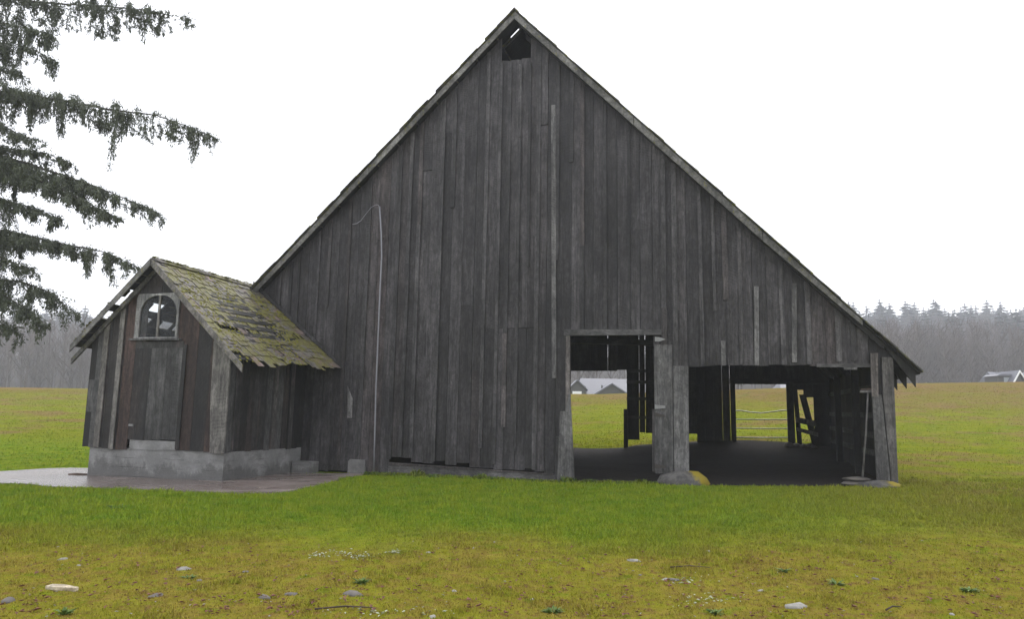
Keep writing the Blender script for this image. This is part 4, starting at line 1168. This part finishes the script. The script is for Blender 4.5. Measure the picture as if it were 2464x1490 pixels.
def branch(pts, rad0, hang, density, tuft=1.0, sub=True, name='branch'):
    """a limb (polyline) hung with branchlets"""
    P = [Vector(p) for p in pts]
    # resample
    seg = [(P[i + 1] - P[i]).length for i in range(len(P) - 1)]; L = sum(seg); n = int(L / .12)
    Q = []
    for i in range(n + 1):
        q = L * i / n; j = 0
        while j < len(seg) - 1 and q > seg[j]: q -= seg[j]; j += 1
        Q.append(P[j].lerp(P[j + 1], min(1, q / seg[j])))
    Q = [q + Vector((0, 0, .03 * mnoise.noise(q * 2))) for q in Q]
    bo = MB().tube(Q[::2] + [Q[-1]], [max(.008, rad0 * (1 - i / (len(Q[::2]) + 1))) for i in range(len(Q[::2]) + 1)], 6).build(name, M_limb, tree, True)
    V = []; 
    stems = [(Q, 1.0)]
    if sub:
        for i in range(3, n, 5):
            for sgn in (-1, 1):
                ax = (Q[min(i + 1, n)] - Q[i - 1]).normalized(); out = Vector((ax.y, -ax.x, 0)) * sgn
                l2 = (L * (1 - i / n) * .35 + .25) * nr.uniform(.5, 1.0)
                l2 = min(l2, 1.5)
                m = max(2, int(l2 / .14))
                line = [Q[i] + ax * (l2 * .55 * k / m) + out * (l2 * k / m) + Vector((0, 0, -.18 * l2 * (k / m) ** 2)) for k in range(m + 1)]
                stems.append((line, .75))
    for line, kf in stems:
        m = len(line)
        clus = nr.random(m) < (.16 if kf == 1.0 else .09)
        for i, q in enumerate(line):
            f = i / m
            taper = (1.5 - 1.18 * f) * (1.0 if f < .86 else .45)
            ax = (line[min(i + 1, m - 1)] - line[max(i - 1, 0)]).normalized()
            cn = mnoise.noise(q * .9 + Vector((3, 1, 7)))
            nsp = int(density * kf * max(0.0, .85 + 1.7 * cn) + nr.random() * .9)
            for _ in range(nsp):
                lat = np.array(ax) * nr.uniform(-.2, 1.0) + np.array([nr.normal(0, .6), nr.normal(0, .6), 0])
                ln = hang * taper * nr.uniform(.10, .38)
                spray(V, np.array(q) + nr.normal(0, .03, 3), lat, ln, int(10 + 50 * ln))
            if clus[i]:
                lc = hang * taper * nr.choice([.35, .5, .7, .95, 1.25], p=[.25, .25, .25, .15, .1]); lat0 = np.array(ax) * nr.uniform(-.1, .9) + np.array([nr.normal(0, .4), nr.normal(0, .4), 0])
                for _ in range(nr.integers(3, 7)):
                    spray(V, np.array(q) + nr.normal(0, .06, 3), lat0 + nr.normal(0, .22, 3) * [1, 1, 0], lc * nr.uniform(.6, 1.05), int(14 + 62 * lc))
            # sprays on the limb itself
            k = 7
            pts_ = np.array(q)[None] + nr.normal(0, .045, (k, 3)); dr = nr.normal(0, .55, (k, 3)) + np.array(ax) * .8 + np.array([0, 0, .15]); dr /= np.linalg.norm(dr, axis=1)[:, None]
            add_leaves(V, None, pts_, dr, nr.uniform(.05, .12, k), nr.uniform(.01, .02, k))
    V = np.concatenate(V); quick('foliage', V, np.arange(len(V)).reshape(-1, 4), M_needle, bo)
    return bo
def bl_(px, dep): return [at_depth(x, y, TD + dd) for (x, y), dd in zip(px, dep)]
D0 = [1.4, .9, .5, .2, 0, -.1, -.2, -.3]
branch(bl_([(-330, -60), (-100, -22), (100, 6), (250, 14), (350, 24), (455, 45)], D0), .07, .85, 2.2)
branch(bl_([(-330, 40), (-60, 92), (20, 112), (80, 118), (140, 150)], D0), .05, .75, 1.6)
branch(bl_([(-330, 205), (-60, 216), (60, 226), (150, 243), (260, 262), (380, 278), (450, 302), (525, 335)], D0), .09, 1.05, 1.9)
branch(bl_([(-330, 340), (-60, 362), (60, 392), (160, 425), (280, 468), (383, 514)], D0), .09, 1.0, 3.4)
branch(bl_([(-330, 385), (-60, 398), (60, 425), (140, 450), (230, 500), (290, 528)], [.9, .4, 0, -.3, -.4, -.5]), .06, .85, 3.0)
branch(bl_([(-330, 335), (-60, 348), (40, 360), (110, 368), (170, 395)], D0), .05, .6, 2.2)
branch(bl_([(-330, 540), (-60, 545), (60, 566), (150, 588), (250, 606), (338, 645)], D0), .08, .9, 2.2)
branch(bl_([(-330, 690), (-60, 674), (40, 676), (110, 698), (150, 730), (190, 762)], D0), .08, 1.15, 3.0)
branch(bl_([(-330, 700), (-80, 690), (0, 705), (60, 740), (100, 780)], [.6, .2, -.2, -.4, -.6]), .06, 1.0, 2.8)
for px in ([(-330, 10), (-80, 40), (0, 52), (70, 70), (130, 85)], [(-330, 130), (-80, 150), (0, 160), (50, 178)], [(-330, 270), (-80, 285), (0, 300), (60, 330), (110, 345)],
           [(-330, 455), (-80, 470), (0, 480), (80, 500), (150, 530)], [(-330, 610), (-80, 612), (0, 620), (60, 640), (90, 668)], [(-330, 770), (-80, 765), (0, 775), (40, 800)]):
    branch(bl_(px, [.7, .3, -.1, -.3, -.5]), .04, .7, 1.5)
for k, (a, z, L) in enumerate(((2.3, 3.5, 4.5), (3.4, 5.0, 5.0), (4.2, 6.5, 4.5), (1.9, 8.0, 4.0), (3.0, 9.5, 3.6), (5.0, 3.0, 3.0), (2.7, 11.5, 3.0), (0.4, 12.5, 3.2), (5.6, 14.0, 2.2), (1.2, 13.5, 2.6))):
    b = tbase + Vector((0, 0, z)); dr = Vector((math.cos(a), math.sin(a), 0))
    branch([b, b + dr * L * .5 + Vector((0, 0, -.1)), b + dr * L + Vector((0, 0, -.6))], .06, .8, .8, sub=False)

# =================================================================== far houses
def house(name, cx, cy, width, depth, z_eave, z_ridge, label, hip=.0, wall=M_wallfar, roof=M_rooffar):
    z0 = ground(cx, cy) - .3
    h = thing(name, (cx, cy, z0), label, 'house')
    MB().prism([(cx - width / 2, cy - depth / 2, z0), (cx + width / 2, cy - depth / 2, z0), (cx + width / 2, cy + depth / 2, z0), (cx - width / 2, cy + depth / 2, z0)], (0, 0, z_eave - z0)).build('wall', wall, h)
    o = .5; w2, d2 = width / 2 + o, depth / 2 + o; zl = z_eave - .15
    hp = hip
    v = [(cx - w2, cy - d2, zl), (cx + w2, cy - d2, zl), (cx + w2, cy + d2, zl), (cx - w2, cy + d2, zl), (cx - w2 + hp, cy, z_ridge), (cx + w2 - hp, cy, z_ridge),
         (cx - w2, cy - d2, zl - .2), (cx + w2, cy - d2, zl - .2), (cx + w2, cy + d2, zl - .2), (cx - w2, cy + d2, zl - .2)]
    r_ = obj('roof', v, [(0, 1, 5, 4), (1, 2, 5), (2, 3, 4, 5), (3, 0, 4), (6, 7, 1, 0), (7, 8, 2, 1), (8, 9, 3, 2), (9, 6, 0, 3), (9, 8, 7, 6)], roof, h)
    return h, r_
def gable(h, cx, y0, y1, hw, zl, zt, name='front_gable', trim=False, rm=M_rooffar):
    gb = MB().prism([(cx - hw, y0, zl), (cx + hw, y0, zl), (cx, y0, zt)], (0, y1 - y0, 0)).build(name, M_wallfar, h)
    for sg in (-1, 1):
        e = (cx + sg * (hw + .25), zl - .12)
        p = [(e[0], y0 - .3, e[1]), (cx, y0 - .3, zt + .02), (cx, y0 - .3, zt + .20), (e[0], y0 - .3, e[1] + .20)]
        MB().prism(p, (0, y1 - y0 + .3, 0)).build('gable_roof', rm, gb)
        if trim:
            p = [(e[0], y0 - .42, e[1] - .05), (cx, y0 - .42, zt - .1), (cx, y0 - .42, zt + .22), (e[0], y0 - .42, e[1] + .25)]
            MB().prism(p, (0, .1, 0)).build('white_trim', M_trim, gb)
    return gb
def pt(px, py, y): return at_depth(px, py, y)
HY = 99.0
a = pt(1412, 909, HY); b = pt(1508, 909, HY)
w_ = 9.0
h1, r1 = house('house', a.x + w_ / 2 - .2, HY + 2, w_ + 2.0, 8, a.z - 2.9, a.z, 'grey house with big pale roof and front gable, seen through left doorway', hip=1.0)
g1 = pt(1471, 926, HY - 4)
gable(h1, g1.x, HY - 4.2, HY + 1, 2.3, g1.z - 1.5, g1.z)
pp = pt(1448, 931, HY - 1); MB().tube([pp + Vector((0, 0, -.8)), pp + Vector((0, 0, .2))], .1, 6).build('vent_pipe', M_wallfar, h1)
g2 = pt(1389, 917, HY - 2)
h2 = thing('garage', (g2.x, HY - 2, ground(g2.x, HY) - .3), 'small grey gabled garage beside the big pale roof behind the barn', 'garage')
MB().prism([(g2.x - 1.4, HY - 2, h2.location.z), (g2.x + 1.1, HY - 2, h2.location.z), (g2.x + 1.1, HY - 2, g2.z - .75), (g2.x, HY - 2, g2.z), (g2.x - 1.4, HY - 2, g2.z - 1.2)], (0, 4, 0)).build('wall', M_wallfar, h2)
for sg, hw in ((-1, 1.6), (1, 1.35)):
    MB().prism([(g2.x, HY - 2.3, g2.z + .03), (g2.x + sg * hw, HY - 2.3, g2.z - .95 * hw), (g2.x + sg * hw, HY - 2.3, g2.z - .95 * hw + .15), (g2.x, HY - 2.3, g2.z + .2)][::sg], (0, 4.6, 0)).build('roof', M_rooffar, h2)
wv_ = pt(1388, 943, HY - 2.1); MB().prism([(wv_.x - .6, HY - 2.1, wv_.z - .3), (wv_.x + .6, HY - 2.1, wv_.z - .3), (wv_.x + .6, HY - 2.1, wv_.z + .05), (wv_.x - .6, HY - 2.1, wv_.z + .05)], (0, .06, 0)).build('window', M_trim, h2)
# right-hand house with dormer and white gable trim
a = pt(2382, 893, HY); 
h3, r3 = house('house', a.x + 6.7, HY + 2, 11.0, 9, a.z - 3.3, a.z, 'slate roofed house with white gable trim at the right edge', hip=.15)
d_ = pt(2408, 906, HY - 1)
dm = MB().prism([(d_.x - .95, HY - 1.6, d_.z - 1.4), (d_.x + .95, HY - 1.6, d_.z - 1.4), (d_.x + .95, HY - 1.6, d_.z), (d_.x - .95, HY - 1.6, d_.z)], (0, 2.6, 0)).build('dormer', M_wallfar, h3)
MB().prism([(d_.x - .1, HY - 1.68, d_.z - .95), (d_.x + .68, HY - 1.68, d_.z - .95), (d_.x + .68, HY - 1.68, d_.z - .15), (d_.x - .1, HY - 1.68, d_.z - .15)], (0, .06, 0)).build('dormer_window', M_winfar, dm)
MB().prism([(d_.x - 1.2, HY - 1.9, d_.z), (d_.x + 1.2, HY - 1.9, d_.z), (d_.x + .6, HY - 1.9, d_.z + .28), (d_.x - .6, HY - 1.9, d_.z + .28)], (0, 3.0, 0)).build('dormer_roof', M_rooffar, dm)
g3 = pt(2441, 896, HY - 2)
gable(h3, g3.x, HY - 2.6, HY + 2, .72, g3.z - 1.5, g3.z, 'front_gable', True)
# long low building behind the right corner
a = pt(1872, 915, HY - 6); b = pt(2205, 915, HY - 6)
h4, r4 = house('long_building', (a.x + b.x) / 2, HY - 4, b.x - a.x, 8, a.z - 2.2, a.z - .15, 'long low grey roof behind the right corner of the barn', hip=1.4)
h4['category'] = 'building'

# =================================================================== far wood
def conifer_mesh(seed):
    r = np.random.default_rng(seed); V = []; H = 1.0
    lev = 17
    for i in range(lev):
        f = i / (lev - 1); z = .16 + .82 * f; rad = .24 * (1 - f) ** .7 + .022
        k = int(20 - 9 * f)
        for j in range(k):
            a = r.uniform(0, 6.28); l = rad * r.uniform(.6, 1.25); dz = -.06 * (1 - f) - .012
            c, s = math.cos(a), math.sin(a); w = l * r.uniform(.22, .4)
            b = (0, 0, z + .02); t = (c * l, s * l, z + dz + r.uniform(-.015, .015))
            m1 = (c * l * .6 - s * w, s * l * .6 + c * w, z + dz * .4 - .015); m2 = (c * l * .6 + s * w, s * l * .6 - c * w, z + dz * .4 - .015)
            V += [b, m1, t, m2]
    return np.array(V)
CM = []
for k in range(5):
    V = conifer_mesh(100 + k); me = bpy.data.meshes.new('crown')
    me.from_pydata([tuple(v) for v in V], [], [tuple(range(i, i + 4)) for i in range(0, len(V), 4)]); me.materials.append(M_farcon); CM.append(me)
mt = MB().tube([(0, 0, -.05), (0, 0, .5), (0, 0, .98)], [.016, .010, .002], 5)
TM = bpy.data.meshes.new('trunk'); TM.from_pydata([tuple(v) for v in mt.v], [], mt.f); TM.materials.append(M_fartrunk)
R7 = random.Random(77)
def far_conifer(x, y, h, label, group):
    z = ground(x, y)
    t = bpy.data.objects.new('far_conifer', None); col.objects.link(t); t.location = (x, y, z); t.scale = (h * R7.uniform(1.0, 1.5), h * R7.uniform(1.0, 1.5), h)
    t.rotation_euler = (0, 0, R7.uniform(0, 6.28)); tag(t, label, 'tree', group)
    for nm, me in (('trunk', TM), ('crown', R7.choice(CM))):
        o = bpy.data.objects.new(nm, me); col.objects.link(o); o.parent = t
LR = 'dark conifer on the misty wooded ridge right of the barn'; LL = 'dark conifer on the misty wooded ridge left of the shed'
for i in range(150):
    b = R7.uniform(.40, .80); y = R7.uniform(330, 440); far_conifer(b * y, y, R7.uniform(20, 28), LR, 'conifers on the right ridge')
for i in range(60):
    b = R7.uniform(-.80, -.42); y = R7.uniform(330, 440); far_conifer(b * y, y, R7.uniform(20, 27), LL, 'conifers on the left ridge')
for i in range(16):
    b = R7.uniform(.5, .78); y = R7.uniform(240, 310); far_conifer(b * y, y, R7.uniform(19, 25), LR, 'conifers on the right ridge')
# bare winter wood: one grey mass of stems and twigs
r8 = np.random.default_rng(5); VV = []
def bare_tree(x, y, h):
    z = ground(x, y); w = .06 + .010 * h
    nseg = 1
    lean = r8.normal(0, .03, 2) * h
    VV.append(np.array([[x - w, y, z], [x + w, y, z], [x + lean[0] + w * .3, y + lean[1], z + h * .9], [x + lean[0] - w * .3, y + lean[1], z + h * .9]]))
    k = 26
    t = r8.uniform(.25, 1.0, k); a = r8.uniform(0, 6.28, k); l = (1.05 - t * .75) * h * .30 * r8.uniform(.5, 1.2, k)
    bx = x + lean[0] * t; by = y + lean[1] * t; bz_ = z + h * .9 * t
    tx = bx + np.cos(a) * l * .75; ty = by + np.sin(a) * l * .75; tz = bz_ + l * r8.uniform(.6, 1.2, k)
    ww_ = .08
    VV.append(np.stack([np.stack([bx - ww_, by, bz_], 1), np.stack([bx + ww_, by, bz_], 1), np.stack([tx + .015, ty, tz], 1), np.stack([tx - .015, ty, tz], 1)], 1).reshape(-1, 3))
    # fine twigs
    m = 70; i = r8.integers(0, k, m); q = r8.uniform(.35, 1, m)
    sx2 = bx[i] + (tx[i] - bx[i]) * q; sy2 = by[i] + (ty[i] - by[i]) * q; sz2 = bz_[i] + (tz[i] - bz_[i]) * q
    dx, dy, dz2 = r8.normal(0, .9, m), r8.normal(0, .9, m), np.abs(r8.normal(1.2, .7, m))
    VV.append(np.stack([np.stack([sx2 - .055, sy2, sz2], 1), np.stack([sx2 + .055, sy2, sz2], 1), np.stack([sx2 + dx + .02, sy2 + dy, sz2 + dz2], 1), np.stack([sx2 + dx - .02, sy2 + dy, sz2 + dz2], 1)], 1).reshape(-1, 3))
for i in range(2100):
    u = r8.random()
    b = r8.uniform(.38, .84) if u < .56 else (r8.uniform(-.84, -.40) if u < .88 else r8.uniform(-.40, .38))
    y = 150 + 230 * r8.random() ** 1.15
    bare_tree(b * y, y, r8.uniform(13, 21))
V = np.concatenate(VV)
tag(quick('bare_winter_wood', V, np.arange(len(V)).reshape(-1, 4), M_bare), 'grey mass of bare winter trees on the far slope', 'wood', kind='stuff')

# =================================================================== rainy air
hz = MB().prism([(-640, -30, -3), (640, -30, -3), (640, 500, -3), (-640, 500, -3)], (0, 0, 93))
m = bpy.data.materials.new('rain_haze'); m.use_nodes = True; nt = m.node_tree; nt.nodes.clear()
oo = nt.nodes.new('ShaderNodeOutputMaterial'); pvn = nt.nodes.new('ShaderNodeVolumePrincipled')
pvn.inputs['Color'].default_value = (.90, .93, 1.0, 1); pvn.inputs['Density'].default_value = .00095; pvn.inputs['Anisotropy'].default_value = .1
nt.links.new(pvn.outputs[0], oo.inputs['Volume'])
tag(hz.build('haze', m), 'thin pale rain haze filling the air over the field', 'haze', kind='stuff')
